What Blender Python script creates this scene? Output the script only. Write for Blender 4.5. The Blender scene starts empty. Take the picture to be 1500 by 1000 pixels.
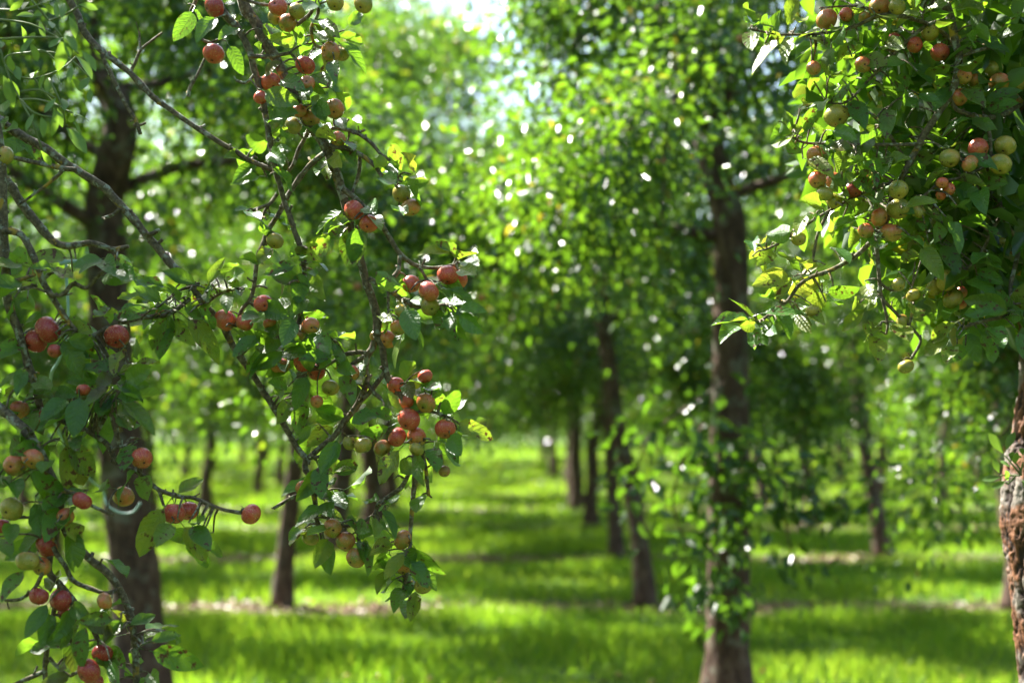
import bpy, math, random
import numpy as np
from mathutils import Vector, Matrix, noise as mnoise

# ------------------------------------------------------------------ camera, sky, sun, exposure
scene = bpy.context.scene
COL = scene.collection
PITCH = math.radians(2.75)
EYE = Vector((0.0, 0.0, 1.5))
FPX = 2083.0                                   # focal length in pixels of the 1500 px wide photograph
cam_d = bpy.data.cameras.new('camera')
cam_d.sensor_width = 36.0
cam_d.lens = 50.0
cam_d.clip_start = 0.05
cam_d.clip_end = 2000.0
cam_d.dof.use_dof = True
cam_d.dof.focus_distance = 3.02
cam_d.dof.aperture_fstop = 2.0
cam_d.dof.aperture_blades = 0
cam = bpy.data.objects.new('camera', cam_d)
cam.location = EYE
cam.rotation_euler = (math.radians(90) + PITCH, 0, 0)
COL.objects.link(cam)
scene.camera = cam

SUN_EL = math.radians(50)
_h = Vector((-0.74, 0.67)).normalized()
SUN = Vector((_h.x * math.cos(SUN_EL), _h.y * math.cos(SUN_EL), math.sin(SUN_EL)))
world = bpy.data.worlds.new('World')
scene.world = world
world.use_nodes = True
wn = world.node_tree
bg = wn.nodes['Background']
sky = wn.nodes.new('ShaderNodeTexSky')
sky.sky_type = 'NISHITA'
sky.sun_disc = False
sky.sun_elevation = SUN_EL
sky.sun_rotation = math.atan2(SUN.x, SUN.y)
sky.air_density = 1.0
sky.dust_density = 2.2
sky.ozone_density = 1.0
wn.links.new(sky.outputs[0], bg.inputs[0])
bg.inputs[1].default_value = 0.09
sun_d = bpy.data.lights.new('sun', 'SUN')
sun_d.energy = 5.0
sun_d.angle = math.radians(0.53)
sun_d.color = (1.0, 0.96, 0.89)
sun = bpy.data.objects.new('sun', sun_d)
sun.rotation_euler = SUN.to_track_quat('Z', 'Y').to_euler()
COL.objects.link(sun)
scene.view_settings.view_transform = 'Standard'
scene.view_settings.look = 'None'
scene.view_settings.gamma = 1.0
scene.view_settings.exposure = 2.5
scene.cycles.use_denoising = True
scene.cycles.max_bounces = 7
scene.cycles.diffuse_bounces = 3
scene.cycles.glossy_bounces = 2
scene.cycles.transmission_bounces = 6
scene.cycles.transparent_max_bounces = 8
scene.cycles.sample_clamp_indirect = 6.0
scene.render.film_transparent = False

rng = random.Random(7)
nrg = np.random.default_rng(11)
CP, SP = math.cos(PITCH), math.sin(PITCH)


def P(px, py, D):
    """World point at distance D along the lens axis that the photograph shows at (px, py)."""
    r = (px - 750.0) / FPX * D
    u = (500.0 - py) / FPX * D
    return Vector((r, EYE.y + D * CP - u * SP, EYE.z + D * SP + u * CP))


def proj(v):
    w = v - EYE
    d = w.y * CP + w.z * SP
    if d <= 0.01:
        return (-9999, -9999, d)
    u = -w.y * SP + w.z * CP
    return (750 + w.x / d * FPX, 500 - u / d * FPX, d)


# ------------------------------------------------------------------ materials
def mat(name):
    m = bpy.data.materials.new(name)
    m.use_nodes = True
    nt = m.node_tree
    for n in list(nt.nodes):
        if n.type != 'OUTPUT_MATERIAL':
            nt.nodes.remove(n)
    return m, nt, nt.nodes['Material Output']


def N(nt, t, **kw):
    n = nt.nodes.new(t)
    for k, v in kw.items():
        if k in ('inp',):
            for a, b in v.items():
                n.inputs[a].default_value = b
        else:
            setattr(n, k, v)
    return n


def ramp(nt, fac, stops, interp='LINEAR'):
    r = N(nt, 'ShaderNodeValToRGB')
    r.color_ramp.interpolation = interp
    e = r.color_ramp.elements
    while len(e) < len(stops):
        e.new(0.5)
    for i, (p, c) in enumerate(stops):
        e[i].position = p
        e[i].color = (*c, 1) if len(c) == 3 else c
    if fac is not None:
        nt.links.new(fac, r.inputs[0])
    return r.outputs[0]


def mixc(nt, fac, a, b, mode='MIX'):
    m = N(nt, 'ShaderNodeMix', data_type='RGBA', blend_type=mode)
    for sock, v in ((m.inputs[0], fac), (m.inputs[6], a), (m.inputs[7], b)):
        if hasattr(v, 'links'):
            nt.links.new(v, sock)
        else:
            sock.default_value = v if not isinstance(v, tuple) else ((*v, 1) if len(v) == 3 else v)
    return m.outputs[2]


def math_(nt, op, a, b=None, clamp=False):
    m = N(nt, 'ShaderNodeMath', operation=op, use_clamp=clamp)
    for i, v in enumerate((a, b)):
        if v is None:
            continue
        if hasattr(v, 'links'):
            nt.links.new(v, m.inputs[i])
        else:
            m.inputs[i].default_value = v
    return m.outputs[0]


def noise_t(nt, vec, scale, detail=3.0, rough=0.55, dist=0.0):
    n = N(nt, 'ShaderNodeTexNoise', inp={'Scale': scale, 'Detail': detail, 'Roughness': rough, 'Distortion': dist})
    if vec is not None:
        nt.links.new(vec, n.inputs['Vector'])
    return n.outputs[0]


def scaled(nt, vec, s):
    m = N(nt, 'ShaderNodeMapping')
    m.inputs['Scale'].default_value = s
    nt.links.new(vec, m.inputs['Vector'])
    return m.outputs[0]


def bump(nt, h, strength, dist):
    b = N(nt, 'ShaderNodeBump', inp={'Strength': strength, 'Distance': dist})
    nt.links.new(h, b.inputs['Height'])
    return b.outputs[0]


def leaf_shader(nt, out, front, back, trans, rough, tfac, normal=None, spec=0.5):
    geo = N(nt, 'ShaderNodeNewGeometry')
    c = mixc(nt, geo.outputs['Backfacing'], front, back)
    p = N(nt, 'ShaderNodeBsdfPrincipled', inp={'Specular IOR Level': spec})
    nt.links.new(c, p.inputs['Base Color'])
    rr = math_(nt, 'MULTIPLY_ADD', geo.outputs['Backfacing'], 0.25)
    rr.node.inputs[2].default_value = rough
    nt.links.new(rr, p.inputs['Roughness'])
    t = N(nt, 'ShaderNodeBsdfTranslucent')
    if hasattr(trans, 'links'):
        nt.links.new(trans, t.inputs[0])
    else:
        t.inputs[0].default_value = (*trans, 1)
    if normal is not None:
        nt.links.new(normal, p.inputs['Normal'])
        nt.links.new(normal, t.inputs['Normal'])
    mx = N(nt, 'ShaderNodeMixShader', inp={0: tfac})
    nt.links.new(p.outputs[0], mx.inputs[1])
    nt.links.new(t.outputs[0], mx.inputs[2])
    nt.links.new(mx.outputs[0], out.inputs[0])


def make_leaf_near():
    m, nt, out = mat('apple_leaf')
    oi = N(nt, 'ShaderNodeObjectInfo')
    tc = N(nt, 'ShaderNodeTexCoord')
    sep = N(nt, 'ShaderNodeSeparateXYZ')
    nt.links.new(tc.outputs['UV'], sep.inputs[0])
    u, t = sep.outputs[0], sep.outputs[1]
    au = math_(nt, 'ABSOLUTE', u)
    lat = math_(nt, 'SUBTRACT', t, math_(nt, 'MULTIPLY', au, 0.22))
    wave = math_(nt, 'SINE', math_(nt, 'ADD', math_(nt, 'MULTIPLY', lat, 46.0), math_(nt, 'MULTIPLY', oi.outputs['Random'], 6.0)))
    vein = math_(nt, 'POWER', math_(nt, 'MULTIPLY_ADD', wave, 0.5), 9.0)
    vein.node.inputs[0].links[0].from_node.inputs[2].default_value = 0.5
    mid = math_(nt, 'SUBTRACT', 1.0, math_(nt, 'MULTIPLY', au, 16.0), clamp=True)
    veins = math_(nt, 'MAXIMUM', math_(nt, 'MULTIPLY', vein, 0.38), mid)
    csep = N(nt, 'ShaderNodeSeparateColor')
    nt.links.new(oi.outputs['Color'], csep.inputs[0])
    yellow, spot, tint = csep.outputs[0], csep.outputs[1], csep.outputs[2]
    # object-space noise, shifted for every leaf
    sh = N(nt, 'ShaderNodeVectorMath', operation='ADD')
    nt.links.new(tc.outputs['Object'], sh.inputs[0])
    cmb = N(nt, 'ShaderNodeCombineXYZ')
    nt.links.new(math_(nt, 'MULTIPLY', oi.outputs['Random'], 37.0), cmb.inputs[0])
    nt.links.new(math_(nt, 'MULTIPLY', oi.outputs['Random'], 91.0), cmb.inputs[1])
    nt.links.new(cmb.outputs[0], sh.inputs[1])
    v = sh.outputs[0]
    n1 = noise_t(nt, v, 3.0, 4)
    n2 = noise_t(nt, v, 14.0, 2)
    base = mixc(nt, tint, (0.024, 0.08, 0.016), (0.06, 0.15, 0.022))
    base = mixc(nt, ramp(nt, n1, [(0.35, (0, 0, 0)), (0.7, (1, 1, 1))]), base, (0.028, 0.075, 0.02))
    ymask = math_(nt, 'MULTIPLY', yellow, ramp(nt, n1, [(0.25, (0.35, 0.35, 0.35)), (0.6, (1, 1, 1))]))
    base = mixc(nt, ymask, base, (0.24, 0.24, 0.03))
    base = mixc(nt, math_(nt, 'MULTIPLY', veins, 0.28), base, (0.10, 0.17, 0.045))
    # scab and brown blotches
    sp = math_(nt, 'MULTIPLY', ramp(nt, noise_t(nt, v, 5.5, 3, 0.6), [(0.57, (0, 0, 0)), (0.63, (1, 1, 1))]), spot)
    base = mixc(nt, sp, base, (0.09, 0.045, 0.018))
    fleck = ramp(nt, noise_t(nt, v, 30.0, 1), [(0.70, (0, 0, 0)), (0.74, (1, 1, 1))])
    base = mixc(nt, math_(nt, 'MULTIPLY', fleck, 0.25), base, (0.25, 0.3, 0.2))
    back = mixc(nt, 0.45, base, (0.16, 0.22, 0.12))
    tr = mixc(nt, ymask, (0.23, 0.47, 0.02), (0.50, 0.54, 0.04))
    tr = mixc(nt, math_(nt, 'MULTIPLY', veins, 0.4), tr, (0.15, 0.28, 0.02))
    tr = mixc(nt, sp, tr, (0.10, 0.04, 0.01))
    hgt = math_(nt, 'SUBTRACT', math_(nt, 'MULTIPLY', n2, 0.5), veins)
    leaf_shader(nt, out, base, back, tr, 0.36, 0.36, bump(nt, hgt, 0.26, 0.025), 0.4)
    return m


def make_leaf_far():
    m, nt, out = mat('orchard_foliage')
    at = N(nt, 'ShaderNodeAttribute', attribute_name='rnd')
    oi = N(nt, 'ShaderNodeObjectInfo')
    f = at.outputs['Fac']
    base = ramp(nt, f, [(0.0, (0.014, 0.042, 0.009)), (0.55, (0.028, 0.07, 0.012)), (0.9, (0.055, 0.10, 0.015)), (1.0, (0.17, 0.14, 0.02))])
    base = mixc(nt, math_(nt, 'MULTIPLY', oi.outputs['Random'], 0.35), base, (0.022, 0.06, 0.016))
    tr = ramp(nt, f, [(0.0, (0.11, 0.25, 0.010)), (0.5, (0.19, 0.39, 0.015)), (0.85, (0.32, 0.52, 0.02)), (1.0, (0.55, 0.48, 0.03))])
    back = mixc(nt, 0.4, base, (0.15, 0.2, 0.11))
    leaf_shader(nt, out, base, back, tr, 0.24, 0.38, None, 0.6)
    return m


def make_grass():
    m, nt, out = mat('grass_blade')
    at = N(nt, 'ShaderNodeAttribute', attribute_name='rnd')
    base = ramp(nt, at.outputs['Fac'], [(0.0, (0.036, 0.115, 0.009)), (0.7, (0.07, 0.155, 0.012)), (1.0, (0.17, 0.19, 0.025))])
    tr = ramp(nt, at.outputs['Fac'], [(0.0, (0.25, 0.52, 0.018)), (1.0, (0.48, 0.62, 0.04))])
    leaf_shader(nt, out, base, base, tr, 0.5, 0.5, None, 0.35)
    return m


def make_ground():
    m, nt, out = mat('orchard_ground')
    geo = N(nt, 'ShaderNodeNewGeometry')
    sep = N(nt, 'ShaderNodeSeparateXYZ')
    nt.links.new(geo.outputs['Position'], sep.inputs[0])
    y = sep.outputs[1]
    n = noise_t(nt, geo.outputs['Position'], 1.3, 4)
    yy = math_(nt, 'ADD', y, math_(nt, 'MULTIPLY', math_(nt, 'SUBTRACT', n, 0.5), 0.5))
    fr = math_(nt, 'FRACT', math_(nt, 'ADD', math_(nt, 'DIVIDE', yy, 3.6), 0.5))
    d = math_(nt, 'ABSOLUTE', math_(nt, 'SUBTRACT', fr, 0.5))
    strip = math_(nt, 'MULTIPLY', ramp(nt, d, [(0.075, (1, 1, 1)), (0.125, (0, 0, 0))]), ramp(nt, noise_t(nt, geo.outputs['Position'], 0.8, 4), [(0.30, (0.3, 0.3, 0.3)), (0.48, (1, 1, 1))]))
    g = ramp(nt, noise_t(nt, geo.outputs['Position'], 3.0, 5), [(0.3, (0.035, 0.075, 0.013)), (0.7, (0.075, 0.13, 0.02))])
    s = ramp(nt, noise_t(nt, geo.outputs['Position'], 9.0, 6, 0.7), [(0.3, (0.035, 0.022, 0.013)), (0.55, (0.09, 0.055, 0.032)), (0.75, (0.18, 0.12, 0.07))])
    c = mixc(nt, strip, g, s)
    p = N(nt, 'ShaderNodeBsdfPrincipled', inp={'Roughness': 0.9, 'Specular IOR Level': 0.2})
    nt.links.new(c, p.inputs['Base Color'])
    nt.links.new(bump(nt, noise_t(nt, geo.outputs['Position'], 25.0, 4), 0.6, 0.03), p.inputs['Normal'])
    nt.links.new(p.outputs[0], out.inputs[0])
    return m


def make_bark(name, dark, mid, pale, moss, scale, zs, bstr, bdist, lichen=0.5):
    m, nt, out = mat(name)
    tc = N(nt, 'ShaderNodeTexCoord')
    v = scaled(nt, tc.outputs['Object'], (1, 1, zs))
    n = noise_t(nt, v, scale, 5, 0.65)
    c = ramp(nt, n, [(0.3, dark), (0.52, mid), (0.72, pale)])
    n2 = noise_t(nt, tc.outputs['Object'], scale * 0.45, 4, 0.6)
    c = mixc(nt, math_(nt, 'MULTIPLY', ramp(nt, n2, [(0.55, (0, 0, 0)), (0.63, (1, 1, 1))]), lichen), c, (0.26, 0.29, 0.22))
    n3 = noise_t(nt, tc.outputs['Object'], scale * 0.22, 3, 0.6, 0.3)
    c = mixc(nt, ramp(nt, n3, [(0.62, (0, 0, 0)), (0.68, (1, 1, 1))]), c, moss)
    p = N(nt, 'ShaderNodeBsdfPrincipled', inp={'Roughness': 0.82, 'Specular IOR Level': 0.3})
    nt.links.new(c, p.inputs['Base Color'])
    h = math_(nt, 'ADD', n, math_(nt, 'MULTIPLY', n2, 0.6))
    nt.links.new(bump(nt, h, bstr, bdist), p.inputs['Normal'])
    nt.links.new(p.outputs[0], out.inputs[0])
    return m


def make_plated_bark():
    m, nt, out = mat('flaking_bark')
    at = N(nt, 'ShaderNodeAttribute', attribute_name='rnd')
    tc = N(nt, 'ShaderNodeTexCoord')
    n = noise_t(nt, scaled(nt, tc.outputs['Object'], (1, 1, 0.4)), 45, 5, 0.7)
    n2 = noise_t(nt, tc.outputs['Object'], 9, 4, 0.6)
    red = ramp(nt, n, [(0.3, (0.04, 0.018, 0.009)), (0.55, (0.16, 0.065, 0.026)), (0.75, (0.26, 0.13, 0.06))])
    grey = ramp(nt, n, [(0.3, (0.06, 0.05, 0.04)), (0.7, (0.24, 0.21, 0.17))])
    plate = mixc(nt, ramp(nt, n2, [(0.47, (0, 0, 0)), (0.56, (1, 1, 1))]), red, grey)
    c = mixc(nt, ramp(nt, at.outputs['Fac'], [(0.24, (0, 0, 0)), (0.55, (1, 1, 1))]), (0.02, 0.010, 0.006), plate)
    p = N(nt, 'ShaderNodeBsdfPrincipled', inp={'Roughness': 0.75, 'Specular IOR Level': 0.35})
    nt.links.new(c, p.inputs['Base Color'])
    nt.links.new(bump(nt, n, 0.7, 0.008), p.inputs['Normal'])
    nt.links.new(p.outputs[0], out.inputs[0])
    return m


def make_apple():
    m, nt, out = mat('apple_skin')
    oi = N(nt, 'ShaderNodeObjectInfo')
    tc = N(nt, 'ShaderNodeTexCoord')
    o = tc.outputs['Object']
    csep = N(nt, 'ShaderNodeSeparateColor')
    nt.links.new(oi.outputs['Color'], csep.inputs[0])
    red, dark, rnd = csep.outputs[0], csep.outputs[1], csep.outputs[2]
    sh = N(nt, 'ShaderNodeVectorMath', operation='ADD')
    nt.links.new(o, sh.inputs[0])
    cmb = N(nt, 'ShaderNodeCombineXYZ')
    for i, k in enumerate((53.0, 17.0, 29.0)):
        nt.links.new(math_(nt, 'MULTIPLY', oi.outputs['Random'], k), cmb.inputs[i])
    nt.links.new(cmb.outputs[0], sh.inputs[1])
    v = sh.outputs[0]
    sep = N(nt, 'ShaderNodeSeparateXYZ')
    nt.links.new(o, sep.inputs[0])
    ang = math_(nt, 'ARCTAN2', sep.outputs[1], sep.outputs[0])
    # stripes run from stem to calyx
    cs = N(nt, 'ShaderNodeCombineXYZ')
    nt.links.new(math_(nt, 'MULTIPLY', math_(nt, 'COSINE', ang), 7.0), cs.inputs[0])
    nt.links.new(math_(nt, 'MULTIPLY', math_(nt, 'SINE', ang), 7.0), cs.inputs[1])
    nt.links.new(math_(nt, 'ADD', sep.outputs[2], math_(nt, 'MULTIPLY', oi.outputs['Random'], 40.0)), cs.inputs[2])
    stripe = noise_t(nt, cs.outputs[0], 1.3, 3, 0.6)
    n1 = noise_t(nt, v, 0.9, 3)
    cover = math_(nt, 'ADD', math_(nt, 'MULTIPLY', n1, 1.3), math_(nt, 'MULTIPLY', stripe, 0.55))
    gn = N(nt, 'ShaderNodeNewGeometry')
    gs = N(nt, 'ShaderNodeSeparateXYZ')
    nt.links.new(gn.outputs['Normal'], gs.inputs[0])
    cover = math_(nt, 'ADD', cover, math_(nt, 'MULTIPLY', gs.outputs[2], 0.22))      # the blush sits on the skin that faced the sky
    cover = math_(nt, 'ADD', cover, math_(nt, 'SUBTRACT', math_(nt, 'MULTIPLY', red, 1.35), 1.24))
    rmask = ramp(nt, cover, [(0.22, (0, 0, 0)), (0.95, (1, 1, 1))])
    green = ramp(nt, n1, [(0.3, (0.17, 0.20, 0.03)), (0.7, (0.40, 0.30, 0.05))])
    rcol = ramp(nt, stripe, [(0.3, (0.47, 0.03, 0.03)), (0.65, (0.62, 0.15, 0.06))])
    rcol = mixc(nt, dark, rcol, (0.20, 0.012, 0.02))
    c = mixc(nt, rmask, green, rcol)
    len_ = noise_t(nt, v, 14.0, 0)
    c = mixc(nt, ramp(nt, len_, [(0.70, (0, 0, 0)), (0.74, (0.6, 0.6, 0.6))]), c, (0.5, 0.38, 0.2))
    scab = ramp(nt, noise_t(nt, v, 3.6, 2, 0.5), [(0.69, (0, 0, 0)), (0.72, (1, 1, 1))])
    c = mixc(nt, scab, c, (0.05, 0.03, 0.02))
    russet = math_(nt, 'MULTIPLY', ramp(nt, math_(nt, 'ABSOLUTE', sep.outputs[2]), [(0.72, (0, 0, 0)), (0.88, (1, 1, 1))]), 0.35)
    c = mixc(nt, russet, c, (0.22, 0.14, 0.05))
    p = N(nt, 'ShaderNodeBsdfPrincipled', inp={'Roughness': 0.27, 'Specular IOR Level': 0.5, 'Subsurface Weight': 0.08, 'Subsurface Scale': 0.01})
    nt.links.new(c, p.inputs['Base Color'])
    nt.links.new(bump(nt, noise_t(nt, v, 5.0, 3), 0.12, 0.05), p.inputs['Normal'])
    nt.links.new(p.outputs[0], out.inputs[0])
    return m


def make_plain(name, col, rough=0.6, spec=0.4, var=0.25, scale=20):
    m, nt, out = mat(name)
    tc = N(nt, 'ShaderNodeTexCoord')
    n = noise_t(nt, tc.outputs['Object'], scale, 3)
    lo = tuple(c * (1 - var) for c in col)
    hi = tuple(min(1, c * (1 + var)) for c in col)
    p = N(nt, 'ShaderNodeBsdfPrincipled', inp={'Roughness': rough, 'Specular IOR Level': spec})
    nt.links.new(ramp(nt, n, [(0.3, lo), (0.7, hi)]), p.inputs['Base Color'])
    nt.links.new(p.outputs[0], out.inputs[0])
    return m


def make_mistletoe():
    m, nt, out = mat('mistletoe_leaf')
    tc = N(nt, 'ShaderNodeTexCoord')
    n = noise_t(nt, tc.outputs['Object'], 4.0, 3)
    base = ramp(nt, n, [(0.3, (0.05, 0.115, 0.02)), (0.7, (0.085, 0.16, 0.03))])
    leaf_shader(nt, out, base, base, (0.3, 0.52, 0.04), 0.42, 0.3, None, 0.45)
    return m


M = dict(leaf=make_leaf_near(), foliage=make_leaf_far(), grass=make_grass(), ground=make_ground(), apple=make_apple(),
         twig=make_bark('lichen_twig_bark', (0.03, 0.024, 0.015), (0.11, 0.088, 0.05), (0.22, 0.19, 0.12), (0.30, 0.20, 0.03), 120, 1.0, 0.9, 0.004, 0.85),
         trunk=make_bark('apple_trunk_bark', (0.025, 0.014, 0.010), (0.08, 0.046, 0.031), (0.16, 0.11, 0.075), (0.07, 0.065, 0.03), 22, 0.35, 0.9, 0.02, 0.3),
         plated=make_plated_bark(), mistletoe=make_mistletoe(),
         calyx=make_plain('apple_calyx', (0.035, 0.024, 0.016), 0.8, 0.2),
         stalk=make_plain('apple_stalk', (0.12, 0.09, 0.04), 0.7, 0.3),
         stem=make_plain('mistletoe_stem', (0.11, 0.15, 0.04), 0.6, 0.3),
         tie=make_plain('plastic_tie', (0.22, 0.35, 0.29), 0.5, 0.4, 0.08, 6),
         litter=make_plain('leaf_litter', (0.20, 0.13, 0.075), 0.45, 0.5, 0.75, 3),
         fallen=make_plain('fallen_apple_skin', (0.42, 0.38, 0.12), 0.4, 0.4, 0.4, 12),
         fruit=make_plain('distant_apple_skin', (0.34, 0.14, 0.05), 0.4, 0.4, 0.5, 4))


# ------------------------------------------------------------------ mesh helpers
class MB:
    def __init__(self):
        self.v, self.f, self.r = [], [], []

    def tube(self, pts, rad, sides=7, bumpy=0.0, cap=True, seed=0.0):
        n0 = len(self.v)
        k = len(pts)
        up = Vector((0.31, 0.23, 0.92)).normalized()
        prev = None
        for i, p in enumerate(pts):
            d = (pts[min(i + 1, k - 1)] - pts[max(i - 1, 0)])
            if d.length < 1e-9:
                d = Vector((0, 0, 1))
            d.normalize()
            if prev is None:
                a = d.cross(up)
                if a.length < 0.05:
                    a = d.cross(Vector((1, 0, 0)))
            else:
                a = prev - d * prev.dot(d)
            a.normalize()
            prev = a
            b = d.cross(a)
            for s in range(sides):
                th = 2 * math.pi * s / sides
                r = rad[i]
                if bumpy:
                    r *= 1 + bumpy * mnoise.noise(Vector((p.x * 38 + s * 1.7 + seed, p.y * 38, p.z * 38 + s)))
                self.v.append(p + (a * math.cos(th) + b * math.sin(th)) * r)
        for i in range(k - 1):
            for s in range(sides):
                a0 = n0 + i * sides + s
                a1 = n0 + i * sides + (s + 1) % sides
                self.f.append((a0, a1, a1 + sides, a0 + sides))
        if cap:
            self.f.append(tuple(n0 + (k - 1) * sides + s for s in range(sides)))
            self.f.append(tuple(n0 + s for s in reversed(range(sides))))

    def mesh(self, name, material, smooth=True):
        me = bpy.data.meshes.new(name)
        me.from_pydata([tuple(v) for v in self.v], [], self.f)
        me.materials.append(material)
        if smooth:
            me.polygons.foreach_set('use_smooth', [True] * len(me.polygons))
        me.update()
        return me


def catmull(pts, rad, sub=5):
    out, ro = [], []
    n = len(pts)
    for i in range(n - 1):
        p0, p1, p2, p3 = pts[max(i - 1, 0)], pts[i], pts[i + 1], pts[min(i + 2, n - 1)]
        for j in range(sub):
            t = j / sub
            out.append(0.5 * ((2 * p1) + (p2 - p0) * t + (2 * p0 - 5 * p1 + 4 * p2 - p3) * t * t + (3 * p1 - p0 - 3 * p2 + p3) * t ** 3))
            ro.append(rad[i] + (rad[i + 1] - rad[i]) * t)
    out.append(pts[-1].copy())
    ro.append(rad[-1])
    return out, ro


def link(name, data, parent=None):
    o = bpy.data.objects.new(name, data)
    COL.objects.link(o)
    if parent is not None:
        o.parent = parent
    return o


def empty(name, loc, label, cat, group=None):
    o = link(name, None)
    o.location = loc
    o.empty_display_size = 0.1
    tag(o, label, cat, group)
    return o


def tag(o, label=None, cat=None, group=None, kind=None):
    if label:
        o['label'] = label
    if cat:
        o['category'] = cat
    if group:
        o['group'] = group
    if kind:
        o['kind'] = kind
    return o


def np_mesh(name, verts, faces_flat, loop_total, material, rnd=None, smooth=False):
    """fast mesh from arrays: every face has loop_total corners"""
    me = bpy.data.meshes.new(name)
    nf = len(faces_flat) // loop_total
    me.vertices.add(len(verts))
    me.vertices.foreach_set('co', np.asarray(verts, np.float32).ravel())
    me.loops.add(len(faces_flat))
    me.loops.foreach_set('vertex_index', np.asarray(faces_flat, np.int32))
    me.polygons.add(nf)
    me.polygons.foreach_set('loop_start', np.arange(0, nf * loop_total, loop_total, dtype=np.int32))
    me.polygons.foreach_set('loop_total', np.full(nf, loop_total, np.int32))
    if smooth:
        me.polygons.foreach_set('use_smooth', np.ones(nf, bool))
    me.materials.append(material)
    me.update(calc_edges=True)
    if rnd is not None:
        a = me.attributes.new('rnd', 'FLOAT', 'POINT')
        a.data.foreach_set('value', np.asarray(rnd, np.float32))
    me.validate()
    return me


def leaf_cloud(pos, axis, nrm, length, width, rnd, name, material, fold=0.25, curl=0.18):
    """many folded six-cornered leaves: pos = base, axis = midrib, nrm = upper side"""
    n = len(pos)
    axis = axis / np.linalg.norm(axis, axis=1, keepdims=True)
    side = np.cross(axis, nrm)
    side /= np.maximum(np.linalg.norm(side, axis=1, keepdims=True), 1e-6)
    nn = np.cross(side, axis)
    L = length[:, None]
    W = width[:, None]
    prof = [(0.0, 0.0, 0.0), (0.33, 1.0, fold), (0.70, 0.74, fold * 0.7), (1.0, 0.0, -curl), (0.70, -0.74, fold * 0.7), (0.33, -1.0, fold)]
    V = np.empty((n, 6, 3))
    for i, (t, w, z) in enumerate(prof):
        V[:, i] = pos + axis * L * t + side * W * 0.5 * w + nn * W * (z - curl * t * t * 0.6)
    idx = np.arange(n)[:, None] * 6
    F = np.stack([idx[:, 0] + k for k in (0, 1, 2, 3)] , 1)
    G = np.stack([idx[:, 0] + k for k in (0, 3, 4, 5)], 1)
    fl = np.stack([F, G], 1).reshape(-1)
    return np_mesh(name, V.reshape(-1, 3), fl, 4, material, np.repeat(rnd, 6))


# ------------------------------------------------------------------ ground and grass
def ground_sheet():
    b = MB()
    xs = [-600, -120, -40, -14, -7, 0, 7, 14, 40, 120, 600]
    ys = [-60, -10, 0, 5, 10, 20, 40, 80, 200, 900]
    for y in ys:
        for x in xs:
            b.v.append(Vector((x, y, 0)))
    for j in range(len(ys) - 1):
        for i in range(len(xs) - 1):
            a = j * len(xs) + i
            b.f.append((a, a + 1, a + 1 + len(xs), a + len(xs)))
    o = link('ground', b.mesh('ground', M['ground']))
    o['kind'] = 'structure'


ground_sheet()


def strip_dist(y):
    return np.abs((y / 3.6 + 0.5) % 1.0 - 0.5) * 3.6


def grass_field():
    parts = []
    for (y0, y1, dens, h, w) in ((5.5, 11, 1500, 0.105, 0.007), (11, 18, 620, 0.105, 0.011), (18, 30, 190, 0.11, 0.02), (30, 60, 45, 0.11, 0.045)):
        hw = 0.36 * y1 * 1.25 + 1.6
        n = int((y1 - y0) * 2 * hw * dens)
        x = nrg.uniform(-hw, hw, n)
        y = nrg.uniform(y0, y1, n)
        keep = np.abs(x) < 0.36 * y * 1.25 + 1.6
        wob = 0.13 * np.sin(x * 1.9 + y) + 0.10 * np.sin(x * 4.7 + 1.3 * y)
        sd = strip_dist(y + wob)
        keep &= (sd > 0.33 + nrg.uniform(-0.16, 0.12, n)) | (nrg.random(n) < 0.06)
        x, y, sd = x[keep], y[keep], sd[keep]
        n = len(x)
        clump = 0.75 + 0.5 * np.sin(x * 2.3 + 1.1 * np.sin(y * 1.7)) * np.sin(y * 2.9 + np.sin(x * 1.3))
        hh = h * nrg.uniform(0.55, 1.35, n) * clump * np.clip(0.55 + sd * 0.7, 0.5, 1.15)
        ww = w * nrg.uniform(0.7, 1.4, n)
        az = nrg.uniform(0, 2 * np.pi, n)
        lean = nrg.normal(0, 0.45, n)
        laz = nrg.uniform(0, 2 * np.pi, n)
        sx, sy = np.cos(az) * ww / 2, np.sin(az) * ww / 2
        dx, dy = np.cos(laz) * lean * hh, np.sin(laz) * lean * hh
        V = np.zeros((n, 5, 3))
        V[:, 0] = np.stack([x - sx, y - sy, np.zeros(n)], 1)
        V[:, 1] = np.stack([x + sx, y + sy, np.zeros(n)], 1)
        V[:, 2] = np.stack([x + sx * .8 + dx * .35, y + sy * .8 + dy * .35, hh * .6], 1)
        V[:, 3] = np.stack([x - sx * .8 + dx * .35, y - sy * .8 + dy * .35, hh * .6], 1)
        V[:, 4] = np.stack([x + dx, y + dy, hh], 1)
        parts.append((V, np.clip(nrg.normal(0.42, 0.2, n) + 0.16 * np.sin(x * 1.1 + np.sin(y * 2.1)) * np.sin(y * 1.6 + 1.0), 0, 1)))
    V = np.concatenate([p[0] for p in parts])
    r = np.concatenate([p[1] for p in parts])
    i = np.arange(len(V)) * 5
    tri = np.stack([np.stack([i, i + 1, i + 2], 1), np.stack([i, i + 2, i + 3], 1), np.stack([i + 3, i + 2, i + 4], 1)], 1).reshape(-1)
    o = link('grass', np_mesh('grass', V.reshape(-1, 3), tri, 3, M['grass'], np.repeat(r, 5)))
    tag(o, 'short mown green grass growing between the tree rows', 'grass', kind='stuff')


grass_field()


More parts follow.
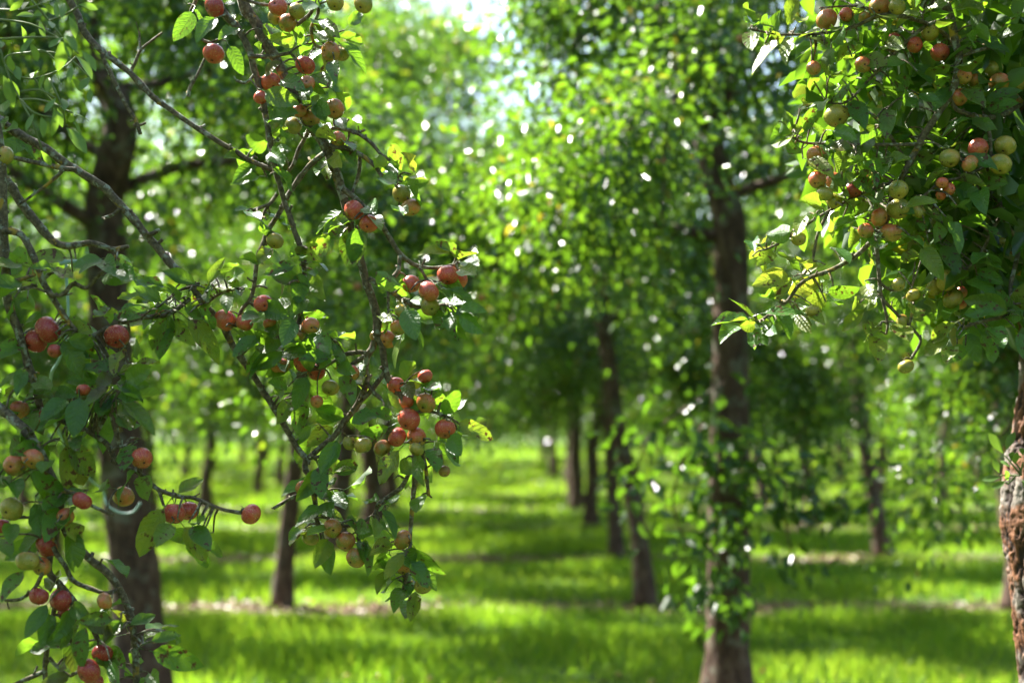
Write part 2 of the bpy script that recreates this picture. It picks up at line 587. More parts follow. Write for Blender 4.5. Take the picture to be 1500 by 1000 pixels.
def leaf_litter():
    n = 8500
    k = nrg.integers(2, 9, n)
    y = 3.6 * k + nrg.normal(0, 0.20, n)
    x = nrg.uniform(-1, 1, n) * (0.36 * y * 1.25 + 1.2)
    pos = np.stack([x, y, np.full(n, 0.012) + nrg.random(n) * 0.02], 1)
    ax = np.stack([nrg.normal(size=n), nrg.normal(size=n), nrg.normal(0, 0.15, n)], 1)
    nr = np.stack([nrg.normal(0, .35, n), nrg.normal(0, .35, n), np.ones(n)], 1)
    L = nrg.uniform(0.04, 0.075, n)
    o = link('leaf_litter', leaf_cloud(pos, ax, nr, L, L * 0.6, nrg.random(n), 'leaf_litter', M['litter']))
    tag(o, 'dry brown fallen leaves strewn along the bare strips under the trees', 'leaf litter', kind='stuff')


leaf_litter()


# ------------------------------------------------------------------ orchard trees in the rows
def tree_skeleton(seed, lean=(0.0, 0.0), fork=2.1, height=4.9, base_r=0.085, spread=1.35, ysq=0.85, trunk_pts=None, low=1.2, skirt=8):
    """trunk path with radii, limbs (points, radii, twigs) and leaf clump centres, in tree space"""
    r = random.Random(seed)
    if trunk_pts is None:
        pts = []
        for i in range(7):
            t = i / 6
            z = fork * t
            pts.append(Vector((lean[0] * t * t + r.uniform(-.03, .03) * (i > 0), lean[1] * t * t + r.uniform(-.03, .03) * (i > 0), z)))
    else:
        pts = [Vector(p) for p in trunk_pts]
        fork = pts[-1].z
    top = pts[-1]
    nl = 6
    for i in range(1, nl + 1):
        t = i / nl
        pts.append(Vector((top.x + lean[0] * 0.2 * t + r.uniform(-.12, .12), top.y + lean[1] * 0.2 * t + r.uniform(-.12, .12), fork + (height - fork) * t)))
    n = len(pts)
    rad = []
    for p in pts:
        t = p.z / height
        rr = base_r * (1.0 - 0.28 * min(1, p.z / fork))
        if p.z > fork:
            rr *= max(0.1, 1 - (p.z - fork) / (height - fork)) ** 0.8
        if p.z < 0.35:
            rr *= 1 + 0.32 * (1 - p.z / 0.35) ** 2
        rad.append(rr)
    tp, tr = catmull(pts, rad, 4)
    limbs, clumps = [], []
    nlimb = 9
    az0 = r.uniform(0, 6.28)
    for i in range(nlimb):
        t = (i + 0.3) / nlimb
        z0 = fork * 0.92 + (height - fork) * 0.72 * t
        j = min(range(len(tp)), key=lambda q: abs(tp[q].z - z0))
        s = tp[j]
        az = az0 + i * 2.4 + r.uniform(-.3, .3)
        ln = spread * (1.12 - 0.45 * t) * r.uniform(0.85, 1.15)
        rise = r.uniform(0.25, 0.65) * (0.6 + 0.5 * t)
        droop = r.uniform(0.75, 1.6) * (1.2 - 0.65 * t)
        d = Vector((math.cos(az), math.sin(az) * ysq, 0))
        lp, lr = [], []
        for q in range(6):
            u = q / 5
            z = s.z + rise * math.sin(min(1, u * 1.25) * math.pi / 2) - droop * max(0, u - 0.35) ** 1.6 * 1.5
            wob = Vector((r.uniform(-.07, .07), r.uniform(-.07, .07), r.uniform(-.04, .04))) * (q > 0)
            lp.append(Vector((s.x, s.y, 0)) + d * ln * u + Vector((0, 0, max(low, z) if u > 0.5 else z)) + wob)
            lr.append(max(0.006, tr[j] * 0.30 * (1 - u) ** 0.9 + 0.005))
        lp2, lr2 = catmull(lp, lr, 3)
        twigs = []
        for q in range(5):
            u = r.uniform(0.35, 1.0)
            b = lp2[min(len(lp2) - 1, int(u * (len(lp2) - 1)))]
            ta = az + r.uniform(-1.6, 1.6)
            tl = r.uniform(0.35, 0.75)
            dd = Vector((math.cos(ta), math.sin(ta) * ysq, r.uniform(-0.55, 0.5)))
            w = [b, b + dd * tl * 0.5 + Vector((0, 0, .04)), b + dd * tl + Vector((0, 0, -0.13))]
            w[1].z, w[2].z = max(low - .25, w[1].z), max(low - .3, w[2].z)
            twigs.append(w)
            clumps += [w[0].lerp(w[1], .6), w[1], w[2], w[1].lerp(w[2], .5)]
        clumps += [lp2[k] for k in range(4, len(lp2), 2)]
        limbs.append((lp2, lr2, twigs))
    for k in range(skirt):
        a, q = r.uniform(0, 6.28), r.uniform(0.45, 1.0) * spread
        clumps.append(Vector((top.x * .7 + math.cos(a) * q, top.y * .7 + math.sin(a) * q * ysq, r.uniform(low, low + 1.0))))
    for k in range(9):
        z = fork + (height - fork) * (0.45 + 0.55 * k / 9)
        clumps.append(Vector((top.x + r.gauss(0, .25), top.y + r.gauss(0, .25), z)))
    return tp, tr, limbs, clumps


def crown_leaves(clumps, per, seed, sig=0.16,  ll=(0.042, 0.07), name='crown', material=None, keep=None, mean=0.42):
    g = np.random.default_rng(seed)
    C = np.array([tuple(c) for c in clumps])
    C = np.repeat(C, per, 0)
    sg = np.repeat(g.uniform(0.75, 1.3, len(clumps)), per)[:, None]
    pos = C + g.normal(0, 1, C.shape) * sig * sg * np.array([1, 1, 0.85])
    if keep is not None:
        m = np.array([keep(Vector(p)) for p in pos])
        pos, C = pos[m], C[m]
    n = len(pos)
    ax = (pos - C) * 2.5 + g.normal(0, 1, (n, 3)) * 0.5 + np.array([0, 0, -0.5])
    nr = g.normal(0, 1, (n, 3)) * 0.62 + np.array([0, 0, 0.75]) + (pos - C) * 1.5
    L = g.uniform(ll[0], ll[1], n)
    rnd = np.clip(g.normal(mean, 0.2 if mean > .3 else .1, n), 0, 1)
    if mean > .3:
        rnd[g.random(n) < 0.018] = 1.0
    return leaf_cloud(pos, ax, nr, L, L * g.uniform(0.5, 0.68, n), rnd, name, material or M['foliage'])


def fruit_mesh(clumps, n, seed):
    r = random.Random(seed)
    b = MB()
    for _ in range(n):
        c = r.choice(clumps) + Vector((r.gauss(0, .14), r.gauss(0, .14), r.gauss(-.05, .1)))
        R = r.uniform(0.02, 0.027)
        k = len(b.v)
        b.v.append(c + Vector((0, 0, R * .8)))
        for ring, (z, q) in enumerate(((0.55, 0.75), (0.0, 1.0), (-0.6, 0.7))):
            for s in range(7):
                a = s / 7 * 6.2832
                b.v.append(c + Vector((math.cos(a) * q * R, math.sin(a) * q * R, z * R)))
        b.v.append(c + Vector((0, 0, -R * .8)))
        for s in range(7):
            t = (s + 1) % 7
            b.f.append((k, k + 1 + s, k + 1 + t))
            for ring in range(2):
                o = k + 1 + ring * 7
                b.f.append((o + s, o + 7 + s, o + 7 + t, o + t))
            b.f.append((k + 15 + s, k + 22, k + 15 + t))
    return b.mesh('fruit', M['fruit'])


PER = 100


def tree_meshes(seed, per=PER, **kw):
    tp, tr, limbs, clumps = tree_skeleton(seed, **kw)
    b = MB()
    b.tube(tp, tr, 14, 0.10, seed=seed)
    d = {'trunk': b.mesh('trunk', M['trunk']), 'branch': []}
    for lp, lr, twigs in limbs:
        b = MB()
        b.tube(lp, lr, 7, 0.06)
        for w in twigs:
            wp, wr = catmull(w, [0.007, 0.005, 0.003], 3)
            b.tube(wp, wr, 4)
        d['branch'].append(b.mesh('branch', M['trunk']))
    d['crown'] = crown_leaves(clumps, per, seed * 3 + 1)
    d['fruit'] = fruit_mesh(clumps, 26, seed)
    d['clumps'] = clumps
    return d


def place_tree(d, loc, rz, scale, label, group, full=True):
    o = empty('apple_tree', loc, label, 'apple tree', group)
    o.rotation_euler = (0, 0, rz)
    o.scale = (scale,) * 3
    link('trunk', d['trunk'], o)
    for b in d['branch']:
        link('branch', b, o)
    c = link('crown', d['crown'], o)
    c['kind'] = 'stuff'
    f = link('fruit', d['fruit'], o)
    f['kind'] = 'stuff'
    return o


variants = [tree_meshes(100 + i, lean=(random.Random(i).uniform(-.22, .22), random.Random(i + 9).uniform(-.15, .15)),
                        fork=1.85 + 0.12 * (i % 3), base_r=0.078 + 0.012 * (i % 3), height=4.9 + 0.2 * (i % 4)) for i in range(6)]
far_variants = [tree_meshes(300 + i, per=60, fork=1.8, height=4.9, low=1.0, skirt=34) for i in range(3)]

COLS = [-13.2, -10.3, -7.45, -4.6, -1.78, 1.05, 3.82, 6.62, 9.45, 12.3]
ROW = 3.6
SPECIAL = {}


def rel(pts, D, base):
    return [P(x, y, D) - base for x, y in pts]


# trees whose trunks can be picked out one by one in the photograph: own trunk paths
def special_tree(seed, px, py, D, trunk_px, base_r, label, height=4.9, **kw):
    base = P(px, py, D)
    base.z = 0.0
    tp = rel(trunk_px, base.y, base)
    for p in tp:
        p.y *= 0.3
    tp[0].z = 0.0
    d = tree_meshes(seed, trunk_pts=tp, base_r=base_r, height=height, **kw)
    return place_tree(d, base, 0, 1.0, label, None), d, base


main_tree, main_d, main_base = special_tree(
    21, 1063, 1036, 7.2, [(1063, 1036), (1064, 950), (1066, 830), (1067, 700), (1070, 560), (1072, 450), (1070, 350), (1067, 310)], 0.118,
    'apple tree with a thick straight trunk and leafy shoots sprouting low on its bark', height=4.9, spread=1.45, skirt=0, low=1.7)
left_tree, left_d, left_base = special_tree(
    22, 214, 1036, 7.2, [(214, 1036), (208, 930), (200, 830), (186, 720), (172, 600), (160, 480), (155, 360), (150, 290)], 0.135,
    'apple tree with a thick dark trunk standing behind the red apples on bare twigs', height=4.9, spread=1.5)
special_tree(23, 945, 889, 10.8, [(945, 889), (938, 800), (925, 720), (908, 640), (893, 540), (884, 450)], 0.075,
             'slim apple tree whose trunk leans away from the grass aisle behind the thick straight trunk', height=4.8, skirt=0, low=1.7)
special_tree(24, 415, 889, 10.8, [(415, 889), (420, 810), (428, 730), (436, 660), (442, 560), (446, 470)], 0.075, 
             'slim straight apple tree on the far side of the grass aisle, behind the hanging branch', height=5.9, spread=1.65)
special_tree(25, 1292, 817, 14.4, [(1292, 817), (1284, 760), (1272, 690), (1262, 620), (1256, 530), (1254, 460)], 0.085,
             'apple tree with a dark leaning trunk standing alone between shaded grass strips', height=4.8, skirt=3, low=1.5)
special_tree(26, 903, 817, 14.4, [(903, 817), (900, 760), (896, 700), (892, 640), (888, 560)], 0.075,
             'apple tree with a straight brown trunk, next in line behind the slim leaning trunk', height=4.8, skirt=0, low=1.6)
taken = {(2, 5), (2, 4), (3, 5), (3, 4), (4, 6), (4, 5)}
GL = 'small distant apple tree far down the orchard rows near the end hedge'
ORD = {0: 'level with', 1: 'first', 2: 'second', 3: 'third', 4: 'fourth', 5: 'fifth', 6: 'sixth', 7: 'seventh', 8: 'eighth', 9: 'ninth', 10: 'tenth'}
LINE = {3: 'one line past the thick dark trunk', 2: 'two lines past the thick dark trunk', 1: 'three lines past the thick dark trunk', 0: 'four lines past the thick dark trunk',
        6: 'one line past the thick straight trunk', 7: 'two lines past the thick straight trunk', 8: 'three lines past the thick straight trunk', 9: 'four lines past the thick straight trunk'}


def row_label(k, c):
    if c in (4, 5):
        return 'apple tree %s behind the thick %s trunk in the same line' % (ORD[k - 2], 'dark' if c == 4 else 'straight')
    if k == 2:
        return 'apple tree in the same row, ' + LINE[c]
    return 'apple tree %s row behind and %s' % (ORD[k - 2], LINE[c])


GG = 'apple trees in the orchard rows'
rt = random.Random(5)
for k in range(1, 13):
    y = ROW * k
    for c, X in enumerate(COLS):
        jx, jy = rt.uniform(-.12, .12), rt.uniform(-.15, .15)
        rz, sc, vi = rt.uniform(0, 6.28), rt.uniform(0.95, 1.12), rt.randrange(6)
        if (k, c) in taken:
            continue
        half = 0.36 * y + 1.9
        if k == 1:
            continue
        if not (-half - 1.6 < X < half):
            continue
        if k == 8 and c in (4,):
            sc *= 0.85
        if k >= 7:
            d = far_variants[vi % 3]
        else:
            d = variants[vi]
        # variants look alike turned by half a turn in the rows: crowns stay narrow across the aisle
        rz = rt.choice((0.0, math.pi)) + rt.uniform(-.25, .25)
        if c == 4 and k in (4, 5, 6):
            sc *= 1.3
        place_tree(d, (X + jx, y + jy, 0), rz, sc, row_label(k, c), GG)


# unseen trees added beside and behind the viewer to keep low sky off branches
for X, y, vi in ((-4.7, -0.1, 0), (3.9, 0.1, 1), (-4.5, -3.5, 2), (-1.7, -3.7, 3), (1.1, -3.6, 4), (3.8, -3.5, 5), (-4.6, 3.6, 1), (4.1, 3.6, 2)):
    place_tree(variants[vi], (X, y, 0), vi * 1.1, 1.0, 'apple tree added out of view to shade the two apple-laden trees', GG)


def leafy_shoot(parent, base, centres, per, seed, name='leafy_shoot', sig=0.085):
    cs = [P(x, y, D) - base for x, y, D in centres]
    b = MB()
    p, r = catmull(cs, [0.006] * len(cs), 3)
    b.tube(p, r, 5)
    stem = link(name, b.mesh(name, M['trunk']), parent)
    o = link('foliage', crown_leaves(cs, per, seed, sig, (0.07, 0.105), 'foliage', mean=0.12), stem)
    o['kind'] = 'stuff'


leafy_shoot(main_tree, main_base, [(1060, 660, 7.0), (1045, 720, 6.95), (1050, 780, 6.95), (1040, 840, 6.95), (1055, 880, 6.95)], 44, 901)
leafy_shoot(main_tree, main_base, [(1030, 620, 7.05), (1000, 680, 6.9), (985, 740, 6.85), (1010, 800, 6.85)], 17, 902, sig=0.11)
leafy_shoot(main_tree, main_base, [(1075, 690, 7.1), (1110, 690, 6.9), (1150, 705, 6.8), (1150, 760, 6.75), (1165, 830, 6.75)], 15, 903, sig=0.075)
leafy_shoot(main_tree, main_base, [(1150, 705, 6.8), (1190, 720, 6.75), (1215, 745, 6.75), (1240, 738, 6.75)], 11, 904, sig=0.06)
leafy_shoot(main_tree, main_base, [(1060, 560, 7.1), (1000, 600, 6.9), (950, 640, 6.8), (930, 700, 6.8)], 16, 905, sig=0.11)


def hedge():
    n = 26000
    x = nrg.uniform(-46, 46, n)
    hgt = 3.2 + 1.1 * np.sin(x * 0.35) + 0.7 * np.sin(x * 1.1 + 2)
    z = nrg.random(n) ** 0.8 * hgt
    y = 52 + nrg.normal(0, 0.9, n) - 0.5 * np.cos(z * 1.5)
    pos = np.stack([x, y, z], 1)
    ax = nrg.normal(0, 1, (n, 3)) + np.array([0, 0, -.3])
    nr = nrg.normal(0, .7, (n, 3)) + np.array([0, -.5, .7])
    L = nrg.uniform(0.16, 0.34, n)
    o = link('hedge', leaf_cloud(pos, ax, nr, L, L * .6, np.clip(nrg.normal(.4, .2, n), 0, 1), 'hedge', M['foliage']))
    tag(o, 'overgrown green hedge closing off the far end of the orchard', 'hedge', kind='stuff')


hedge()


# ------------------------------------------------------------------ foreground: leaves, apples and branches
def near_leaf_mesh(seed):
    r = random.Random(seed)
    nt, nu = 7, 4
    fold = r.uniform(0.12, 0.62)
    curl = r.uniform(-0.08, 0.40)
    wave = r.uniform(0.01, 0.075)
    wid = r.uniform(0.29, 0.37)
    ph = r.uniform(0, 6.28)
    tw = r.uniform(-0.5, 0.5)
    bend = r.uniform(-0.10, 0.10)
    V, F, U = [], [], []
    for i in range(nt + 1):
        t = i / nt
        w = wid * (max(t, 0.0) ** 0.60) * ((1 - t) ** 0.78) * 1.98 if 0 < t < 1 else (0.012 if t == 0 else 0.004)
        for j in range(nu + 1):
            u = -1 + 2 * j / nu
            ww = w * (1 + (r.uniform(-.035, .025) if abs(u) == 1 else 0))
            z = fold * abs(u) ** 1.3 * w * 1.2 - curl * t * t + wave * math.sin(t * 11 + ph + (2.0 if u > 0 else 0)) * abs(u)
            x = u * ww
            a = tw * t
            V.append((x * math.cos(a) - z * math.sin(a) * .3 + bend * t * t, t, z * math.cos(a) + x * math.sin(a)))
            U.append((u, t))
    for i in range(nt):
        for j in range(nu):
            a = i * (nu + 1) + j
            F.append((a, a + 1, a + nu + 2, a + nu + 1))
    # stalk
    k = len(V)
    for (y, z, rr) in ((0.03, 0.0, 0.011), (-0.16, -0.025, 0.012), (-0.30, -0.075, 0.015)):
        for s in range(3):
            a = s * 2.094
            V.append((math.cos(a) * rr, y, z + math.sin(a) * rr))
            U.append((0.0, 0.5))
    for i in range(2):
        for s in range(3):
            a, b = k + i * 3 + s, k + i * 3 + (s + 1) % 3
            F.append((a, b, b + 3, a + 3))
    me = bpy.data.meshes.new('leaf')
    me.from_pydata(V, [], F)
    uv = me.uv_layers.new(name='uv')
    for li, lp in enumerate(me.loops):
        uv.data[li].uv = U[lp.vertex_index]
    me.polygons.foreach_set('use_smooth', [True] * len(me.polygons))
    me.materials.append(M['leaf'])
    me.update()
    return me


LEAVES = [near_leaf_mesh(40 + i) for i in range(24)]


def mistletoe_leaf_mesh(seed):
    r = random.Random(seed)
    V, F = [], []
    nt, nu = 7, 2
    c = r.uniform(0.05, 0.3)
    for i in range(nt + 1):
        t = i / nt
        w = 0.17 * math.sin(math.pi * t ** 1.25) ** 0.8 if 0 < t < 1 else 0.012
        for j in range(nu + 1):
            u = j - 1
            V.append((u * w + c * 0.6 * t * t, t, abs(u) * w * 0.3 - c * t * t))
    for i in range(nt):
        for j in range(nu):
            a = i * (nu + 1) + j
            F.append((a, a + 1, a + nu + 2, a + nu + 1))
    me = bpy.data.meshes.new('leaf')
    me.from_pydata(V, [], F)
    me.polygons.foreach_set('use_smooth', [True] * len(me.polygons))
    me.materials.append(M['mistletoe'])
    me.update()
    return me


MLEAVES = [mistletoe_leaf_mesh(60 + i) for i in range(5)]


def apple_meshes(seed):
    r = random.Random(seed)
    seg, rings = 20, 14
    sq = r.uniform(0.84, 0.93)
    dd = r.uniform(0.22, 0.3)
    V, F = [], []
    lob = r.uniform(0, 6.28)
    for i in range(rings + 1):
        ph = math.pi * i / rings
        s, c = math.sin(ph), math.cos(ph)
        for j in range(seg):
            th = 2 * math.pi * j / seg
            R = s * (1 + 0.025 * math.cos(5 * th + lob) * (0.3 if c > 0 else 1.0) + 0.03 * math.cos(th * 2 + lob))
            R *= 1 + 0.05 * c
            z = c * sq - dd * math.exp(-(s / 0.30) ** 2) * (1 if c > 0 else -0.62)
            V.append((R * math.cos(th), R * math.sin(th), z))
    for i in range(rings):
        for j in range(seg):
            a, b = i * seg + j, i * seg + (j + 1) % seg
            F.append((a, a + seg, b + seg, b))
    me = bpy.data.meshes.new('flesh')
    me.from_pydata(V, [], F)
    me.polygons.foreach_set('use_smooth', [True] * len(me.polygons))
    me.materials.append(M['apple'])
    me.update()
    # calyx: a little crown of five dry sepals round a dark eye
    b = MB()
    zb = -(sq - dd * 0.62)
    b.v.append(Vector((0, 0, zb - 0.015)))
    for s in range(10):
        a = s / 10 * 6.2832
        q = 0.17 if s % 2 == 0 else 0.075
        b.v.append(Vector((math.cos(a) * q, math.sin(a) * q, zb - (0.10 if s % 2 == 0 else 0.03))))
    for s in range(10):
        b.f.append((0, 1 + (s + 1) % 10, 1 + s))
    ca = b.mesh('calyx', M['calyx'], False)
    b = MB()
    zt = sq - dd
    k = r.uniform(-.12, .12)
    b.tube([Vector((0, 0, zt - 0.05)), Vector((k, 0.02, zt + 0.3)), Vector((k * 2.2, 0.05, zt + 0.62))], [0.035, 0.032, 0.045], 5)
    return me, ca, b.mesh('stalk', M['stalk'])


APPLES = [apple_meshes(80 + i) for i in range(5)]


class Limbs:
    """the branches of one foreground tree: traced paths with their own distances, leaves and fruit hung on the nearest one"""
    def __init__(self, root):
        self.root = root
        self.b = []              # (pts, rad, MB, colour part)
        self.s = []              # samples: px, py, D, index, point

    def add(self, pxs, r0, r1, name='branch', D=3.0, bumpy=0.30, sides=8, spurs=True):
        pts, rad = [], []
        n = len(pxs)
        for i, p in enumerate(pxs):
            d = p[2] if len(p) > 2 else D
            t = i / max(1, n - 1)
            pts.append(P(p[0], p[1], d))
            rad.append((r0 + (r1 - r0) * t) * d / FPX)
        pts, rad = catmull(pts, rad, 5)
        self.add3(pts, rad, name, bumpy, sides, spurs)

    def add3(self, pts, rad, name='branch', bumpy=0.3, sides=8, spurs=True):
        mb = MB()
        mb.tube(pts, rad, sides, bumpy, seed=len(self.b) * 3.1)
        if spurs:
            for i in range(4, len(pts) - 1, 5):
                if rng.random() < 0.55:
                    d = Vector((rng.gauss(0, 1), rng.gauss(0, 1), rng.gauss(0.2, 1))).normalized()
                    ln = rng.uniform(0.007, 0.022)
                    mb.tube([pts[i], pts[i] + d * ln * .6, pts[i] + d * ln + Vector((0, 0, .003))], [rad[i] * .6, rad[i] * .42, rad[i] * .5], 5, 0.3)
        idx = len(self.b)
        self.b.append([pts, rad, mb, name, None])
        for i, p in enumerate(pts):
            x, y, d = proj(p)
            self.s.append((x, y, d, idx, p, rad[i]))
        for i in range(len(pts) - 1):
            p = pts[i].lerp(pts[i + 1], .5)
            x, y, d = proj(p)
            self.s.append((x, y, d, idx, p, rad[i]))

    def freeze(self):
        self.arr = np.array([(s[0], s[1]) for s in self.s])
        self.arr3 = np.array([tuple(s[4]) for s in self.s])

    def near(self, x, y):
        i = int(np.argmin(((self.arr - (x, y)) ** 2).sum(1)))
        return self.s[i]

    def near3(self, p):
        i = int(np.argmin(((self.arr3 - tuple(p)) ** 2).sum(1)))
        return self.s[i]

    def spur(self, p, r=0.0016):
        """a thin twig from the nearest branch out to point p"""
        s = self.near3(p)
        q = s[4]
        d = (p - q).length
        if d < 0.006:
            return s[3]
        m = q.lerp(p, 0.5) + Vector((rng.uniform(-.1, .1), rng.uniform(-.1, .1), 0.12)) * d
        pts, rad = catmull([q, m, p], [min(s[5] * .7, r * 1.9), r * 1.3, r], 4)
        self.b[s[3]][2].tube(pts, rad, 5, 0.25)
        return s[3]

    def build(self):
        for e in self.b:
            e[4] = link(e[3], e[2].mesh(e[3], M['twig']), self.root)
            e[4].matrix_parent_inverse = self.root.matrix_world.inverted()


def leaf_matrix(base, tip_px, D, real, roll=0.40, face=0.95, upw=0.55):
    tip = P(tip_px[0], tip_px[1], D)
    ax = tip - base
    l2 = ax.length
    if l2 < real:
        k = math.sqrt(max(0, real * real - l2 * l2))
        ax = ax + Vector((0, CP, SP)) * k * rng.choice((-1, -1, 1)) * 0.85
    L = ax.length
    y = ax.normalized()
    nrm = Vector((0, -1, 0)) * face + Vector((0, 0, 1)) * upw + Vector((rng.gauss(0, 1), rng.gauss(0, 1), rng.gauss(0, 1))) * roll
    x = y.cross(nrm)
    if x.length < 0.05:
        x = y.cross(Vector((1, 0, 0)))
    x.normalize()
    z = x.cross(y)
    return Matrix(((x.x, y.x, z.x, base.x), (x.y, y.y, z.y, base.y), (x.z, y.z, z.z, base.z), (0, 0, 0, 1))), L


pending = []         # leaves wait until the branch meshes are linked


def hang_leaf(lim, bx, by, tx, ty, yellow=None, dD=None, minreal=None, D=None):
    s = lim.near(bx, by)
    d = D if D is not None else s[2] + (dD if dD is not None else rng.uniform(-0.075, 0.035))
    mx, my = bx * .45 + tx * .55, by * .45 + ty * .55
    for (q, Rq) in placed:                     # most leaves stand behind the fruit beside them
        ax_, ay_, ad = proj(q)
        if math.hypot(mx - ax_, my - ay_) < 1.05 * Rq / ad * FPX and rng.random() < 0.8:
            d = max(d, ad + Rq * 1.0)
    base = P(bx, by, d)
    real = (minreal if minreal else rng.uniform(40, 54)) * d / FPX
    m, L = leaf_matrix(base, (tx, ty), d, real)
    wid = rng.uniform(0.85, 1.12)
    L = min(L * 1.12, 0.108)
    m = m @ Matrix.Diagonal((L * wid, L, L, 1))
    stalk = m @ Vector((0, -0.28, -0.07))
    i = lim.spur(stalk)
    y = yellow if yellow is not None else (rng.random() ** 5) * 0.7
    pending.append((lim, i, m, (y, 1.0 if rng.random() < 0.42 + y * .4 else 0.0, rng.random(), 1)))


def joined_foliage(lim, share, seed, keep=305):
    """the lesser leaves behind the single ones, joined"""
    r = random.Random(seed)
    V, F, U, n0 = [], [], [], 0
    size = sorted((m.col[1].xyz.length for _, _, m, _ in pending), reverse=True)
    cut = size[keep] if len(size) > keep else 0.0
    for e in list(pending):
        l2, i, m, col = e
        small = m.col[1].xyz.length <= cut
        if small:
            pending.remove(e)
        elif r.random() > share:
            continue
        me = r.choice(LEAVES)
        m2 = m if small else Matrix.Translation((r.gauss(0, .016), r.uniform(0.02, 0.075), r.gauss(-.004, .016))) @ m @ Matrix.Rotation(r.gauss(0, .9), 4, 'Z') @ Matrix.Rotation(r.gauss(0, .5), 4, 'Y')
        V += [tuple(m2 @ v.co) for v in me.vertices]
        F += [tuple(k + n0 for k in p.vertices) for p in me.polygons]
        uv = me.uv_layers[0].data
        U += [tuple(uv[k].uv) for p in me.polygons for k in p.loop_indices]
        n0 += len(me.vertices)
        lim.spur(m2 @ Vector((0, -0.28, -0.07)))
    me = bpy.data.meshes.new('foliage')
    me.from_pydata(V, [], F)
    uv = me.uv_layers.new(name='uv')
    uv.data.foreach_set('uv', np.array(U, np.float32).ravel())
    me.polygons.foreach_set('use_smooth', [True] * len(me.polygons))
    me.materials.append(M['leaf'])
    me.update()
    o = link('foliage', me, lim.root)
    o.matrix_parent_inverse = lim.root.matrix_world.inverted()
    o['kind'] = 'stuff'
    o.color = (0.08, 0.6, 0.45, 1)


def flush_leaves():
    for lim, i, m, col in pending:
        br = lim.b[i][4]
        o = link('leaf', rng.choice(LEAVES), br)
        o.matrix_parent_inverse = br.matrix_world.inverted()
        o.matrix_basis = m
        o.color = col
    pending.clear()


CROP = {'A': (260, 0, 5), 'B': (330, 180, 5), 'C': (180, 340, 5), 'D': (420, 340, 5), 'E': (340, 500, 5), 'F': (520, 500, 5),
        'G': (400, 680, 4.346), 'H': (0, 560, 4.166), 'I': (0, 780, 4.547), 'J': (0, 330, 3.704), 'K': (0, 0, 4.166),
        'L': (1080, 0, 5), 'M': (1280, 0, 5), 'N': (1080, 180, 5), 'O': (1280, 180, 5), 'Q': (1300, 360, 5), 'R': (1040, 360, 5), 'S': (1400, 540, 4.17)}


def un(c, x, y):
    ox, oy, s = CROP[c]
    return ox + x / s, oy + y / s


def leaves(lim, crop, data, **kw):
    for e in data:
        x0, y0 = un(crop, e[0], e[1])
        x1, y1 = un(crop, e[2], e[3])
        hang_leaf(lim, x0, y0, x1, y1, yellow=(e[4] if len(e) > 4 else None), **kw)


placed = []


def apples(lim, data, where, group, dflt=None):
    """data rows: px, py, radius px, colour letter (r red, d deep red, m mixed, g green), optional own label"""
    words = {'r': 'bright red apple', 'd': 'dark red apple', 'm': 'red-streaked yellow-green apple', 'g': 'green apple', 'o': 'tiny orange-red apple', 'b': 'small brown rotting apple'}
    for row in data:
        px, py, r, col = row[:4]
        s = lim.near(px, py - r)
        D = s[2] - 0.012 + rng.uniform(-.03, .02)
        R = r * D / FPX
        for _ in range(60):
            p = P(px, py, D)
            bad = [q for q in placed if (q[0] - p).length < (q[1] + R) * 0.94]
            if not bad:
                break
            D += 0.006
        R = r * D / FPX
        p = P(px, py, D)
        placed.append((p, R))
        me, ca, st = APPLES[rng.randrange(5)]
        cal = Vector((rng.gauss(0, .45), -0.62 + rng.gauss(0, .35), -0.62 + rng.gauss(0, .35))).normalized()
        q = (-cal).to_track_quat('Z', 'Y')
        root = link('apple', me)
        root.matrix_basis = Matrix.LocRotScale(p, q, Vector((R, R * rng.uniform(.95, 1.03), R * rng.uniform(.9, 1.06))))
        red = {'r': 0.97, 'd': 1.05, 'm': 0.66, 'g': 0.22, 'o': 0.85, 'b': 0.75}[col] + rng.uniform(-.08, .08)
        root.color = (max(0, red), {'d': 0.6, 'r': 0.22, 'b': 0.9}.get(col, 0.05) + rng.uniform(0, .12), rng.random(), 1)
        tag(root, row[4] if len(row) > 4 else words[col] + ' ' + where, 'apple', group)
        link('calyx', ca, root)
        link('stalk', st, root)
        top = p + q @ Vector((0, 0.05, 0.85)) * R
        lim.spur(top, 0.0013)


def tree_root(name, loc, label):
    o = empty(name, loc, label, 'apple tree')
    bpy.context.view_layer.update()
    return o


